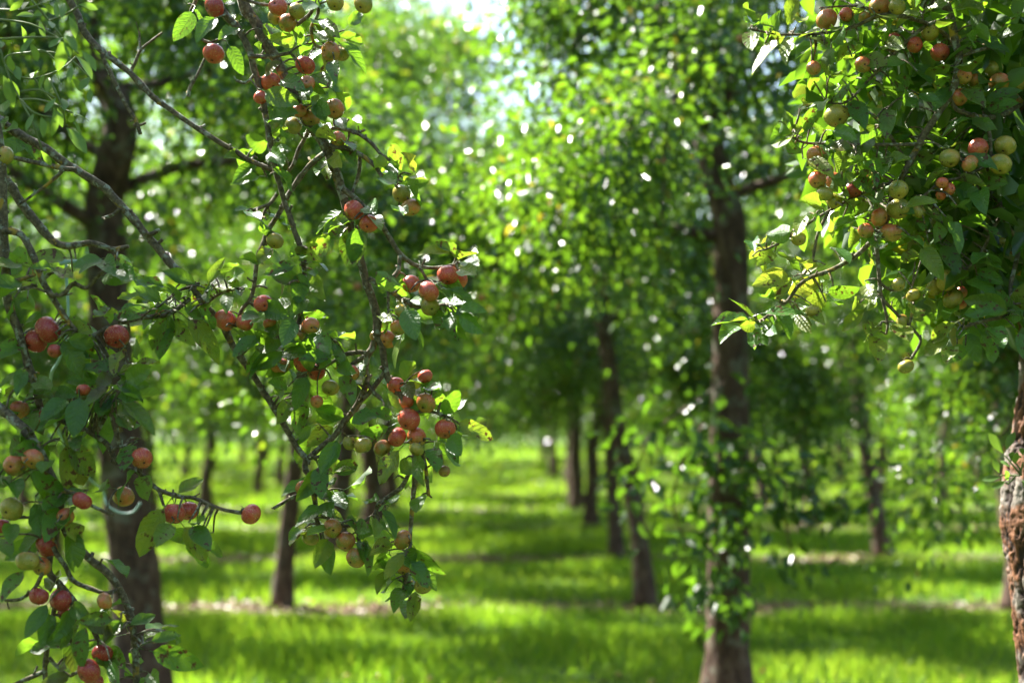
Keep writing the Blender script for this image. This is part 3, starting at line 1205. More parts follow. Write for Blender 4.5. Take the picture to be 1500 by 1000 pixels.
def trunk_mesh(pts, rad, sides, rough, material, seed):
    """a trunk with raised bark plates; rnd = height of the plate"""
    V, F, R = [], [], []
    k = len(pts)
    for i, p in enumerate(pts):
        for s in range(sides):
            a = 2 * math.pi * s / sides
            d = Vector((math.cos(a), math.sin(a), 0))
            q = p + d * rad[i]
            wv = q + mnoise.noise_vector(Vector((q.x * 18, q.y * 18, q.z * 9 + seed))) * 0.022
            nz = mnoise.fractal(Vector((wv.x * 75, wv.y * 75, wv.z * 16 + seed)), 0.7, 2.1, 5)
            g = abs(mnoise.fractal(Vector((wv.x * 30, wv.y * 30, wv.z * 4.5 + seed * 2)), 0.9, 2.1, 5))
            g2 = abs(mnoise.fractal(Vector((wv.x * 24 + 7, wv.y * 24, wv.z * 26 + seed)), 0.8, 2.0, 4))
            fl = mnoise.noise(Vector((q.x * 6, q.y * 6, q.z * 2.6 + seed)))
            h = 0.72 * min(1.0, g * 4.2) * (0.74 + 0.26 * min(1.0, g2 * 3.0)) + 0.10 + 0.26 * nz
            V.append(p + d * (rad[i] * (1 + 0.10 * fl) + rough * (h - 0.5)))
            R.append(max(0, min(1, h * 0.8)))
    for i in range(k - 1):
        for s in range(sides):
            a, b = i * sides + s, i * sides + (s + 1) % sides
            F += [a, b, b + sides, a + sides]
    return np_mesh('trunk', np.array([tuple(v) for v in V]), np.array(F), 4, material, np.array(R), True)


def lerp_path(pts, rad, n):
    p, r = catmull(pts, rad, max(2, n // (len(pts) - 1)))
    return p, r


# ---- left foreground tree
LX, LY = -1.95, 3.55
lt = tree_root('apple_tree', (LX, LY, 0), 'apple tree with long drooping lichen-covered branches heavy with red apples')
p_, r_ = lerp_path([Vector((0, 0, -.03)), Vector((.02, 0, .5)), Vector((.05, -.02, 1.1)), Vector((.07, -.04, 1.7)), Vector((.10, -.05, 2.3)), Vector((.05, 0, 3.2)), Vector((0, .1, 4.4))],
                   [.14, .115, .105, .10, .085, .05, .012], 90)
link('trunk', trunk_mesh(p_, r_, 40, 0.010, M['plated'], 3.0), lt)
A = Limbs(lt)
B0 = Vector((LX + .1, LY - .05, 2.3))
p_, r_ = catmull([B0, Vector((-1.45, 3.35, 2.78)), Vector((-1.0, 3.15, 2.86)), Vector((-.72, 3.05, 2.66)), P(352, -30, 3.0)], [.05, .036, .026, .018, 8 * 3 / FPX], 6)
A.add3(p_, r_, bumpy=.2)
A.add([(352, -30), (358, 8), (376, 36), (388, 62), (400, 80), (414, 106), (440, 160), (462, 195), (478, 216), (488, 242), (498, 270), (506, 300), (517, 342), (528, 380), (536, 410), (546, 440), (552, 466), (552, 492)], 8.5, 6.2, D=3.0)
A.add([(552, 492), (559, 506), (562, 524), (565, 544), (572, 560), (588, 580), (598, 600), (606, 640), (607, 698), (605, 733), (601, 777), (600, 809), (596, 841), (584, 882)], 5.5, 2.5, D=3.0)
A.add([(552, 492), (546, 508), (538, 522), (536, 540), (537, 560), (527, 586), (520, 598), (504, 618), (488, 640), (468, 656), (452, 671)], 5.0, 4.0, D=3.02)
A.add([(565, 544), (548, 566), (536, 580), (527, 588)], 4, 3.4, D=3.0)
A.add([(537, 560), (548, 575), (558, 584)], 3.6, 3, D=2.99)
A.add([(300, -45, 3.0), (312, -10), (328, 20), (346, 38), (356, 54), (366, 76), (372, 100), (378, 120), (384, 144), (390, 172), (395, 205), (401, 238), (408, 264), (416, 292), (424, 316), (432, 340), (440, 362), (446, 400), (444, 440), (436, 480)], 5.8, 3.4, D=2.97)
A.add([(40, -90, 3.05), (80, -40, 3.05), (110, 14), (125, 48), (144, 70), (168, 89), (192, 108), (216, 134), (240, 154), (300, 195), (346, 223), (364, 234), (400, 250)], 5.5, 3.6, D=3.05)
A.add([(149, 80), (154, 92), (168, 120), (185, 154), (199, 178), (206, 197)], 3.8, 2.6, D=3.03)
A.add([(196, 184), (206, 183), (214, 180)], 2.4, 1.8, D=3.03)
A.add([(190, 107), (198, 92), (206, 74), (222, 60), (238, 48)], 2.8, 1.4, D=3.06)
A.add([(206, 74), (205, 60), (204, 46)], 1.9, 1.5, D=3.06)
A.add([(-60, 120, 3.1), (10, 185, 3.06), (62, 215), (92, 236), (113, 250), (150, 273), (176, 300), (200, 326), (212, 342), (230, 362), (246, 382), (260, 396), (282, 420), (300, 446), (312, 460), (328, 480), (340, 504), (352, 522), (370, 548), (386, 574), (402, 598), (416, 622), (428, 642), (438, 660), (448, 671), (447, 686), (453, 697), (458, 716), (461, 731), (464, 760), (471, 781), (474, 811)], 6.8, 3.4, D=3.04)
A.add([(455, 712), (444, 721), (423, 731), (401, 744)], 3.6, 2.4, D=3.02)
A.add([(-30, 222), (20, 231), (60, 240), (90, 246), (112, 249)], 3.2, 4.0, D=3.02)
A.add([(92, 248), (86, 256), (66, 273), (45, 288), (27, 300)], 3.4, 1.8, D=3.0)
A.add([(176, 306), (166, 314), (150, 320)], 2.8, 2.4, D=3.03)
A.add([(212, 345), (224, 342), (234, 336)], 4.2, 2.6, D=3.03)
A.add([(-60, 210, 3.25), (7, 263, 3.2), (33, 300, 3.2), (62, 336, 3.2), (82, 356, 3.2), (104, 360), (130, 356), (150, 360), (167, 365), (189, 361)], 7.5, 3.2, D=3.2)
A.add([(-14, 150, 2.86), (0, 230), (4, 330), (8, 390), (13, 443), (30, 492), (40, 530), (49, 554), (60, 600)], 8.5, 5, D=2.86)
A.add([(4, 338), (30, 343), (46, 368), (54, 389), (65, 416), (81, 441), (96, 465), (112, 484)], 5.4, 3.4, D=2.84)
A.add([(70, 428), (82, 433), (94, 430), (108, 416), (127, 422), (140, 408), (154, 395)], 3.4, 3.0, D=2.82)
A.add([(4, 404), (20, 410), (35, 408), (52, 402)], 3.2, 2.8, D=2.84)
A.add([(8, 419), (27, 423), (54, 418)], 2.8, 2.6, D=2.85)
A.add([(96, 465, 2.84), (118, 490, 2.86), (135, 492, 2.88), (162, 478, 2.9), (205, 466, 2.95), (246, 460, 3.0), (278, 438, 3.03)], 3.4, 3.6)
A.add([(60, 600, 2.84), (90, 616, 2.82), (125, 630, 2.82), (149, 644), (161, 656), (173, 680), (204, 692), (228, 714), (259, 726), (284, 729), (320, 744), (354, 751)], 4.6, 2.6, D=2.82)
A.add([(231, 716), (236, 728), (240, 740)], 2.6, 2.2, D=2.82)
A.add([(164, 660), (172, 654), (181, 654)], 3.0, 2.6, D=2.81)
A.add([(-80, 540, 2.85), (-10, 590, 2.8), (45, 640), (76, 700), (88, 740), (80, 780), (73, 817), (73, 839), (88, 855), (110, 881), (132, 912), (143, 936)], 8, 3.4, D=2.75)
A.add([(70, 690), (90, 716), (110, 723), (134, 740), (166, 754)], 3.4, 2.2, D=2.74)
A.add([(88, 745), (98, 780), (117, 804), (136, 822), (158, 839), (174, 861), (187, 890), (194, 912), (196, 934), (199, 967), (200, 1000), (203, 1050)], 6.5, 4.8, D=2.76)
A.add([(78, 800), (84, 812), (95, 828), (108, 850), (132, 861), (154, 868), (172, 864)], 4.0, 2.8, D=2.74)
A.add([(66, 826), (60, 844), (50, 862), (30, 877), (7, 879)], 3.4, 2.2, D=2.72)
A.add([(88, 855), (78, 900), (70, 940), (68, 960), (66, 982), (69, 1030)], 3.8, 3.6, D=2.77)
A.add([(66, 982), (42, 993), (15, 1004)], 3.4, 3.0, D=2.77)
A.add([(72, 962), (86, 978), (104, 990)], 2.8, 2.2, D=2.76)
A.add([(476, 224), (454, 242), (438, 262), (422, 286), (410, 310), (394, 336), (384, 360), (377, 378), (372, 420), (366, 440), (354, 454), (346, 478)], 4.2, 2.8, D=2.99)
A.add([(455, 186), (446, 204), (438, 218), (430, 240), (420, 254)], 3.2, 2.6, D=3.03)
A.add([(482, 214), (510, 218), (530, 228), (548, 242), (560, 258)], 4.2, 3.0, D=2.98)
A.add([(527, 228), (526, 254), (518, 276), (516, 286)], 2.8, 2.6, D=2.99)
A.add([(470, 196), (490, 188), (520, 194), (542, 208), (558, 226), (571, 236), (582, 258), (580, 272), (592, 284)], 3.2, 2.2, D=3.02)
A.add([(519, 193), (528, 193), (535, 190)], 2.4, 2.0, D=3.02)
A.add([(502, 276), (522, 292), (540, 310), (560, 332), (574, 354), (586, 371), (604, 386), (620, 391), (642, 392), (664, 388)], 4.4, 2.6, D=2.97)
A.add([(586, 374), (584, 394), (577, 405)], 3.2, 3.6, D=2.96)
A.add([(614, 391), (620, 400), (625, 410)], 2.6, 2.2, D=2.95)
A.add([(540, 408), (564, 422), (580, 432), (598, 444), (622, 450), (650, 446)], 4.2, 2.4, D=2.97)
A.add([(568, 418), (569, 440), (569, 462)], 2.4, 2.0, D=2.96)
A.add([(538, 518), (524, 516), (504, 519), (490, 528), (470, 540)], 3.8, 2.6, D=3.0)
A.add([(534, 522), (520, 530), (510, 536)], 3.4, 2.4, D=2.99)
A.add([(364, 82), (384, 83), (402, 82), (424, 78)], 3.8, 2.8, D=2.96)
A.add([(346, -4), (372, 4), (396, 8), (430, 6)], 2.6, 2.0, D=2.97)
A.add([(430, 40), (444, 30), (458, 14), (464, -20)], 3.2, 3.0, D=3.03)
A.add([(464, -10), (466, 20), (456, 42), (462, 66), (480, 70)], 3.0, 2.2, D=3.05)
A.add([(292, -20), (286, 2), (279, 24), (290, 46), (296, 58), (308, 63)], 3.2, 2.2, D=2.98)
A.add([(300, 86), (290, 108), (279, 128), (276, 142)], 1.6, 3.2, D=2.96)
A.add([(372, 110), (366, 117), (358, 122), (346, 118)], 2.4, 2.2, D=2.95)
A.add([(600, 690), (589, 712), (570, 726), (554, 738), (550, 751), (538, 760), (522, 766), (506, 770), (490, 764)], 3.6, 2.4, D=2.99)
A.add([(518, 768), (524, 781), (526, 796)], 2.8, 2.2, D=2.98)
A.add([(612, 650), (622, 676), (625, 700), (628, 726)], 2.8, 2.8, D=3.0)
A.add([(600, 606), (624, 602), (644, 606), (660, 612)], 2.8, 1.8, D=2.98)
A.add([(452, 671), (468, 668), (490, 660), (510, 640)], 2.8, 2.2, D=2.98)
A.add([(406, 284), (398, 296), (390, 301), (370, 308)], 3.0, 2.4, D=2.97)
A.add([(402, 290), (390, 306), (382, 322)], 2.6, 2.2, D=2.98)
A.add([(282, 420), (262, 426), (244, 440), (230, 450)], 2.6, 1.8, D=3.0)
A.add([(300, 446), (322, 430), (344, 424), (360, 422)], 2.4, 1.8, D=3.0)
A.freeze()

G1, G2 = 'apples on the drooping branches', 'apples low on the shaded branches'
apples(A, [(313, 79, 16, 'r', 'red-flushed apple hanging alone above a thin dead twig with yellow moss tip'), (314, 10, 17, 'd'), (407, 10, 14, 'r'), (435, 17, 13, 'g'), (421, 34, 14, 'm'), (402, 26, 11, 'g'), (491, 4, 13, 'g'), (532, 6, 14, 'g')],
       'high up where the drooping branch enters the frame', G1)
apples(A, [(447, 96, 15, 'r'), (397, 121, 15, 'r'), (490, 160, 15, 'm'), (439, 162, 11, 'm'), (456, 174, 13, 'm'), (430, 184, 13, 'g'), (382, 143, 11, 'r'), (484, 76, 15, 'm'), (500, 79, 13, 'g'), (450, 122, 12, 'm'), (495, 204, 12, 'm')],
       'in the upper bunch around the thick drooping branch', G1)
apples(A, [(519, 308, 16, 'r', 'speckled bright red apple above two large leaves on the drooping branch'), (540, 328, 14, 'r'), (602, 304, 15, 'm'), (588, 284, 14, 'g'), (403, 353, 13, 'g')],
       'halfway along the drooping branch', G1)
apples(A, [(656, 403, 16, 'r'), (628, 427, 16, 'r'), (602, 416, 14, 'r'), (672, 409, 14, 'r'), (630, 449, 14, 'g'), (583, 480, 12, 'm'), (567, 497, 14, 'm'), (588, 456, 11, 'g'), (549, 492, 8, 'm')],
       'on the side twig that reaches out from the drooping branch', G1)
apples(A, [(330, 469, 17, 'r', 'bright red apple at the bend of the long diagonal bough'), (358, 473, 13, 'r'), (386, 445, 14, 'r'), (455, 477, 13, 'm'), (438, 490, 10, 'm'), (396, 474, 11, 'm'),
           (443, 531, 15, 'r'), (463, 544, 14, 'r'), (410, 536, 15, 'm'), (515, 546, 12, 'm'), (484, 568, 13, 'g'), (464, 588, 10, 'm')],
       'in the leafy tuft beside the diagonal bough', G1)
apples(A, [(599, 614, 17, 'r'), (597, 586, 14, 'r'), (580, 564, 13, 'r'), (582, 640, 15, 'r'), (610, 640, 15, 'm'), (652, 628, 16, 'r', 'rosy apple next to the lone spotted yellow-green leaf'), (624, 590, 15, 'm'), (623, 551, 12, 'r'), (560, 656, 13, 'm'), (610, 658, 11, 'g'),
           (532, 652, 14, 'g'), (512, 648, 11, 'g')],
       'in the tight bunch near the end of the drooping branch', G1)
apples(A, [(651, 690, 9, 'b', 'small rotting brown-red apple hanging under the tight bunch'), (487, 773, 14, 'm'), (455, 788, 13, 'g'), (506, 792, 15, 'm'), (521, 817, 15, 'm', 'yellow-green apple with dark spots, lowest of the pair on the side spur'), (590, 790, 15, 'm', 'apple with a dark eye hanging from the lowest straight twig'), (592, 830, 13, 'm'), (620, 858, 13, 'g'), (443, 714, 11, 'm'), (508, 800, 8, 'g')],
       'on the low twig tips over the grass', G1)
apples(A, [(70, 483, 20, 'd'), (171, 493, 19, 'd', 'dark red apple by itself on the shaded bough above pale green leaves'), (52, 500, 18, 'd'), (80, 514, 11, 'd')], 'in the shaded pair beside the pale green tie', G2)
apples(A, [(208, 671, 16, 'r'), (181, 727, 16, 'm'), (255, 752, 18, 'r'), (276, 748, 15, 'r'), (368, 753, 16, 'r', 'bright red apple alone at the very tip of the long bare twig')], 'strung along the long bare twig before the dark trunk', G2)
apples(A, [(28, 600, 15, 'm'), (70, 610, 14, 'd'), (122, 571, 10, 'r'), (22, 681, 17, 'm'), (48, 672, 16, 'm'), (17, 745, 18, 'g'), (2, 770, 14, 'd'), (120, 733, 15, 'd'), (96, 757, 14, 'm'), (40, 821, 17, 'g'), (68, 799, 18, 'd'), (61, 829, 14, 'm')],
       'half hidden among the shaded leaves', G2)
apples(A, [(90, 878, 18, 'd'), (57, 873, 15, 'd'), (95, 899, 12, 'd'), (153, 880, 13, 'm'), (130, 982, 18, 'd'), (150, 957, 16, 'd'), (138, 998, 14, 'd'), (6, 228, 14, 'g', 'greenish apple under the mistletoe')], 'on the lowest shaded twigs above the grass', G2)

leaves(A, 'A', [(110, 90, 50, 295), (120, 75, 170, 190), (270, 140, 200, 270), (450, 215, 335, 290), (380, 340, 485, 515), (180, 0, 300, 10), (390, 10, 480, 70), (620, 320, 540, 380), (620, 215, 715, 190), (690, 200, 740, 270), (870, 320, 730, 310), (1020, 310, 885, 310), (1030, 230, 1140, 320), (1190, 270, 1325, 290), (1180, 310, 1385, 465), (1040, 180, 1160, 230), (1110, 440, 1050, 540, .9), (1140, 450, 1150, 570), (930, 545, 1060, 700), (990, 545, 1130, 650), (640, 670, 855, 780), (770, 590, 890, 640), (800, 640, 960, 760), (900, 650, 970, 710), (640, 545, 730, 490), (700, 810, 860, 850), (670, 880, 810, 880), (1010, 770, 1110, 820), (1010, 770, 1100, 870), (970, 760, 1060, 720), (1160, 680, 1250, 770), (1170, 880, 1235, 940), (960, 950, 1050, 1000), (1060, 910, 1120, 1000), (760, 1000, 800, 950), (1000, 20, 960, 90), (1050, 10, 1010, 70), (760, 270, 900, 230), (930, 250, 1000, 200)])
leaves(A, 'B', [(180, 195, 85, 215), (190, 250, 55, 290), (230, 310, 90, 380), (300, 190, 210, 150), (340, 210, 470, 215), (330, 220, 410, 265), (360, 330, 500, 480), (370, 110, 455, 70), (190, 640, 120, 635), (160, 650, 265, 690), (260, 720, 315, 780), (330, 690, 380, 650), (370, 690, 450, 760), (740, 160, 700, 40), (740, 120, 770, 60, .8), (850, 130, 970, 190), (890, 170, 950, 250), (790, 230, 830, 330, .9), (735, 290, 765, 400, .5), (1250, 290, 1165, 205, .3), (1290, 350, 1240, 195, .3), (1190, 340, 1090, 290), (1200, 290, 1280, 380, .8), (1150, 400, 1245, 470), (1380, 350, 1400, 280, 1.0), (1310, 420, 1460, 400, .4), (1340, 470, 1430, 580), (1270, 610, 1300, 685), (1030, 610, 1110, 630), (1080, 690, 1140, 720, .4), (910, 720, 720, 790), (800, 840, 560, 980), (910, 730, 780, 850), (930, 760, 820, 990), (950, 770, 960, 1000), (985, 800, 970, 1010), (330, 920, 280, 1000), (580, 920, 480, 960)])
leaves(A, 'C', [(0, 240, 80, 245), (310, 400, 140, 350), (280, 500, 140, 420), (430, 440, 250, 440), (200, 500, 10, 490), (530, 380, 310, 315), (355, 560, 265, 590), (190, 560, 0, 610), (320, 640, 180, 820), (350, 700, 310, 885), (370, 640, 490, 790), (230, 620, 110, 690), (450, 560, 600, 640), (480, 640, 720, 880), (630, 380, 520, 540), (640, 400, 680, 500), (630, 380, 720, 205, .4), (860, 400, 660, 390), (850, 410, 910, 475), (780, 440, 770, 530, .5), (750, 310, 845, 250), (800, 340, 890, 310), (550, 560, 640, 690), (1000, 220, 895, 200), (1260, 240, 1055, 300), (1060, 190, 1160, 160), (1250, 170, 1320, 200), (1040, 390, 970, 350, .5), (1300, 300, 1310, 500), (1340, 290, 1440, 340), (1400, 320, 1490, 490), (1180, 400, 1110, 450), (1000, 600, 910, 620), (950, 650, 1050, 600), (1240, 520, 1020, 560), (1010, 560, 1220, 620), (1110, 620, 1160, 770), (1250, 640, 1200, 790), (1330, 480, 1270, 590), (1300, 610, 1485, 635), (800, 700, 880, 780), (1000, 760, 845, 880), (1170, 840, 950, 800), (1170, 880, 1000, 980), (1050, 870, 940, 990), (1190, 870, 1340, 880), (1180, 890, 1250, 1000), (1100, 780, 990, 740), (1340, 800, 1430, 860), (1330, 850, 1200, 790)])
leaves(A, 'D', [(190, 220, 320, 240), (840, 400, 660, 320), (880, 470, 860, 360), (900, 500, 1000, 540), (870, 560, 960, 740), (755, 620, 715, 745), (690, 610, 755, 630, .4), (830, 780, 780, 955, .35), (1190, 160, 1020, 125), (1260, 180, 1140, 80), (1260, 200, 1385, 150), (1300, 210, 1375, 240), (1270, 270, 1355, 310), (1060, 390, 1110, 310), (1130, 500, 1290, 520), (1190, 420, 1340, 530), (1110, 390, 1190, 470), (1130, 540, 1230, 580), (1270, 560, 1400, 555), (1270, 610, 1440, 710), (1220, 610, 1265, 770), (1150, 570, 1120, 680), (1190, 580, 1210, 710), (330, 790, 410, 950), (240, 740, 330, 870), (150, 760, 240, 860), (380, 770, 470, 750, .4), (320, 900, 185, 910), (20, 760, 150, 860)])
leaves(A, 'E', [(160, 10, 50, 90), (370, 90, 190, 190), (270, 60, 140, 230), (390, 100, 440, 210), (730, 100, 585, 100), (730, 20, 810, 150), (640, 180, 720, 130), (550, 260, 440, 470), (580, 320, 700, 530), (510, 420, 490, 650), (430, 440, 360, 580), (400, 320, 345, 300), (330, 390, 390, 340), (820, 240, 880, 450), (780, 180, 890, 215), (900, 180, 965, 235), (900, 290, 990, 320), (600, 490, 780, 560), (740, 630, 570, 750), (580, 630, 430, 730), (770, 730, 700, 950), (860, 700, 890, 810, .4), (620, 880, 680, 1000), (740, 960, 890, 920)])
leaves(A, 'F', [(245, 625, 15, 725), (160, 530, 0, 570), (270, 540, 160, 500), (320, 500, 270, 290), (365, 280, 420, 130), (400, 290, 575, 290), (370, 310, 430, 370, .3), (440, 350, 560, 400), (520, 340, 600, 340), (590, 360, 640, 540), (650, 530, 760, 380), (680, 550, 810, 420), (600, 460, 530, 555), (750, 600, 990, 700, .55), (270, 790, 215, 920), (320, 800, 180, 1000), (380, 870, 360, 1000), (460, 830, 460, 960, .3), (520, 840, 510, 1000), (580, 770, 590, 920), (650, 740, 680, 930), (740, 700, 750, 860), (700, 690, 770, 780), (330, 960, 420, 880), (600, 720, 690, 760), (0, 290, 90, 310)])
leaves(A, 'G', [(240, 100, 110, 130), (300, 10, 310, 150), (330, 10, 400, 30), (380, 50, 515, 30), (350, 110, 410, 110), (330, 170, 390, 210), (390, 180, 460, 260), (330, 240, 370, 290), (320, 270, 190, 310), (350, 320, 450, 370), (310, 330, 440, 330), (250, 400, 135, 480, .7), (370, 400, 265, 440, .3), (350, 480, 290, 620, .4), (180, 410, 120, 450, 1.0), (470, 370, 530, 400), (530, 380, 600, 370), (660, 240, 590, 240), (650, 340, 650, 420), (690, 345, 760, 355), (690, 260, 740, 250, .5), (690, 400, 750, 450), (750, 460, 620, 500), (750, 500, 660, 520, .7), (580, 490, 640, 640), (560, 490, 600, 540), (740, 560, 670, 690), (700, 590, 640, 700), (830, 570, 730, 700), (850, 550, 890, 610), (740, 690, 690, 720, .4), (910, 540, 1065, 705), (880, 620, 990, 750), (870, 700, 850, 790), (760, 740, 700, 830), (790, 820, 690, 870), (830, 790, 780, 830), (910, 810, 900, 965), (940, 200, 930, 250)])
leaves(A, 'H', [(150, 130, 40, 180), (150, 100, 260, 80), (265, 110, 300, 60), (190, 190, 240, 280), (400, 100, 340, 190), (480, 95, 510, 285), (410, 205, 505, 320), (400, 215, 300, 275), (700, 20, 535, 85), (700, 30, 880, 110), (640, 90, 720, 190), (690, 110, 660, 180), (740, 130, 860, 250), (760, 130, 945, 245), (600, 170, 680, 390), (700, 180, 740, 310), (130, 290, 20, 340), (150, 340, 0, 460), (230, 380, 160, 430), (340, 380, 230, 480), (400, 390, 440, 630), (420, 400, 530, 560), (420, 340, 500, 400), (300, 480, 330, 520), (200, 540, 320, 690), (180, 560, 260, 680), (0, 570, 80, 620), (60, 610, 165, 640), (670, 640, 520, 660), (500, 330, 540, 400), (810, 380, 790, 470), (830, 540, 715, 660), (850, 570, 870, 715), (400, 680, 350, 770), (410, 690, 500, 700), (460, 760, 440, 860), (220, 740, 300, 900), (300, 870, 180, 990), (350, 760, 350, 900), (400, 880, 470, 990), (60, 860, 140, 960), (90, 20, 10, 60), (220, 20, 350, 50), (370, 80, 440, 60)], minreal=58)
leaves(A, 'I', [(5, 40, 105, 110), (150, 260, 60, 390), (330, 390, 340, 300, .4), (310, 480, 240, 640), (330, 540, 340, 700), (280, 640, 250, 720, .5), (480, 740, 225, 770), (420, 600, 380, 700), (430, 610, 460, 720), (490, 540, 500, 700), (570, 630, 520, 850), (480, 490, 600, 520, .4), (750, 575, 580, 560, .2), (840, 625, 800, 495, .8), (800, 590, 760, 690), (810, 470, 720, 460), (870, 610, 1000, 575), (960, 720, 1090, 590), (1010, 720, 1175, 680), (1180, 690, 1240, 665, .4), (1020, 790, 1320, 860), (1000, 940, 1110, 980), (720, 185, 870, 250), (720, 780, 850, 850), (770, 870, 730, 800), (870, 800, 880, 880), (740, 870, 850, 960), (830, 960, 900, 1000), (930, 970, 960, 1000), (460, 950, 320, 990), (430, 840, 480, 870)])
leaves(A, 'J', [(120, 215, 10, 200), (150, 200, 120, 160), (360, 175, 210, 185), (280, 240, 400, 270), (290, 240, 230, 230), (90, 350, 0, 400), (70, 420, 30, 520), (550, 180, 450, 220), (550, 190, 480, 240), (560, 190, 635, 220), (620, 210, 720, 220), (640, 240, 745, 300), (640, 200, 680, 180), (140, 530, 240, 480), (345, 520, 500, 560), (330, 560, 500, 590), (370, 620, 490, 650), (340, 630, 450, 800), (600, 540, 530, 400), (640, 470, 560, 500), (800, 460, 650, 500), (640, 800, 460, 740), (660, 680, 630, 780), (560, 680, 480, 720), (720, 710, 770, 610, .4), (640, 810, 840, 745, .5), (660, 820, 760, 880), (730, 810, 830, 830), (540, 840, 370, 830), (590, 880, 480, 930), (660, 880, 790, 940), (590, 800, 580, 860), (130, 640, 50, 670), (160, 800, 20, 830), (120, 790, 160, 850), (100, 860, 10, 900), (200, 840, 300, 890), (310, 900, 400, 910)])
leaves(A, 'K', [(0, 640, 80, 700), (0, 740, 50, 780), (90, 820, 240, 960), (40, 790, 130, 800)])
# twig-end leaves by the long bare twig
for e in [(240, 745, 198, 808, .5), (250, 768, 238, 790, .3), (282, 770, 310, 790), (290, 765, 302, 758), (270, 772, 298, 818), (290, 772, 300, 826), (300, 800, 322, 812, .4), (262, 722, 284, 706, .4)]:
    hang_leaf(A, *e[:4], yellow=e[4] if len(e) > 4 else None)
joined_foliage(A, 0.42, 5)
A.build()
n_left = len(pending)
flush_leaves()


def in_frame(v, pad=25):
    x, y, d = proj(v)
    return d > 0.1 and -pad < x < 1500 + pad and -pad < y < 1000 + pad


# the rest of that tree stands outside the picture: its crown shades the branches
def outer_crown(root, base, seed, spread, cz, per, test, height=4.9):
    tp, tr, limbs, clumps = tree_skeleton(seed, fork=2.0, height=height, spread=spread, low=1.7)
    for lp, lr, twigs in limbs:
        if any(in_frame(q + base, 60) for q in lp):
            continue
        b = MB()
        b.tube(lp, lr, 7, .06)
        link('branch', b.mesh('branch', M['trunk']), root)
    cl = [c for c in clumps if not in_frame(c + base, 90)]
    me = crown_leaves(cl, per, seed, 0.15, keep=lambda v: test(v + base))
    o = link('crown', me, root)
    o['kind'] = 'stuff'


outer_crown(lt, Vector((LX, LY, 0)), 501, 1.2, 3, 50, lambda v: not in_frame(v, 20), 4.2)

# ---- right foreground tree
RX, RY = 1.375, 3.6
rtree = tree_root('apple_tree', (RX, RY, 0), 'apple tree with flaking rusty bark and a dense sunlit crown of rosy apples')


def rp(px, py):
    q = P(px, py, RY)
    return Vector((q.x - RX, 0, q.z))


def edge(px, py, r):
    q = rp(px, py)
    q.x += r
    return q


rr = [.125, .105, .105, .115, .118, .105, .092, .088, .085, .06]
pts = [Vector((.02, 0, -.03)), Vector((.06, 0, .35)), edge(1492, 1000, .105), edge(1478, 860, .115), edge(1470, 760, .118), edge(1482, 660, .105), edge(1496, 560, .092), edge(1494, 420, .088), edge(1480, 200, .085), edge(1480, -80, .06)]
p_, r_ = lerp_path(pts, rr, 480)
link('trunk', trunk_mesh(p_, r_, 150, 0.014, M['plated'], 9.0), rtree)
R = Limbs(rtree)
T0 = (1500, 180, 3.58)
R.add([(1520, -60, 3.5), (1440, -50, 3.3), (1390, -30, 3.2), (1384, 0), (1392, 26), (1398, 56), (1404, 78), (1402, 110), (1394, 136), (1374, 166), (1352, 200), (1346, 212), (1324, 254), (1306, 290), (1296, 330), (1270, 360), (1246, 380), (1216, 396), (1188, 406), (1170, 418), (1154, 440), (1128, 460), (1108, 474)], 7.5, 2.2, D=3.12, bumpy=.15)
R.add([(1400, 70, 3.15), (1370, 40, 3.15), (1300, 22), (1252, 39), (1220, 47), (1176, 51), (1136, 50), (1096, 42)], 3.6, 1.4, D=3.1, bumpy=.15)
R.add([(1370, 40, 3.14), (1320, 22), (1280, 15), (1252, 9), (1200, 12)], 2.6, 1.4, D=3.12, bumpy=.15)
R.add([(1350, 206), (1346, 211), (1280, 212), (1220, 211), (1178, 209), (1160, 200)], 3.0, 1.6, D=3.1, bumpy=.15)
R.add([(1318, 264), (1270, 280), (1220, 306), (1192, 322), (1148, 352), (1120, 366)], 3.0, 1.5, D=3.08, bumpy=.15)
R.add([(1215, 308), (1198, 342), (1190, 380), (1178, 402)], 2.4, 1.6, D=3.08, bumpy=.15)
R.add([(1300, 330), (1284, 350), (1286, 382), (1288, 412), (1292, 436), (1310, 456), (1332, 478), (1344, 490), (1348, 502), (1334, 526)], 3.4, 2.2, D=3.1, bumpy=.2)
R.add([(1292, 436), (1300, 472), (1298, 490)], 2.2, 1.4, D=3.08)
R.add([(1290, 415), (1302, 424), (1314, 426)], 2.0, 1.4, D=3.08)
R.add([(1332, 478), (1338, 440), (1336, 420)], 2.0, 1.6, D=3.09)
R.add([(1500, 240, 3.5), (1470, 290, 3.3), (1468, 304, 3.2), (1476, 332, 3.18), (1492, 360, 3.2), (1480, 420, 3.15), (1482, 458, 3.1), (1440, 470, 3.08), (1410, 480, 3.08)], 4.5, 2.2, bumpy=.15)
R.add([(1470, 310, 3.2), (1454, 336), (1438, 368), (1410, 400), (1386, 420)], 3.0, 2.0, D=3.16, bumpy=.15)
R.add([(1500, 150, 3.5), (1470, 168, 3.25), (1440, 172), (1400, 160), (1396, 140)], 4.0, 3.0, D=3.12, bumpy=.15)
R.add([(1440, 172, 3.12), (1450, 200), (1446, 240), (1400, 262), (1380, 262)], 3.0, 2.0, D=3.1, bumpy=.15)
R.add([(1500, 60, 3.5), (1470, 66, 3.25), (1440, 72), (1404, 84)], 3.6, 2.6, D=3.12, bumpy=.15)
R.add([(1394, 30), (1360, 36), (1330, 60), (1300, 90), (1270, 120), (1240, 150), (1210, 150)], 3.0, 1.6, D=3.14, bumpy=.15)
R.add([(1330, 240), (1290, 180), (1262, 160), (1234, 156)], 2.8, 1.6, D=3.12, bumpy=.15)
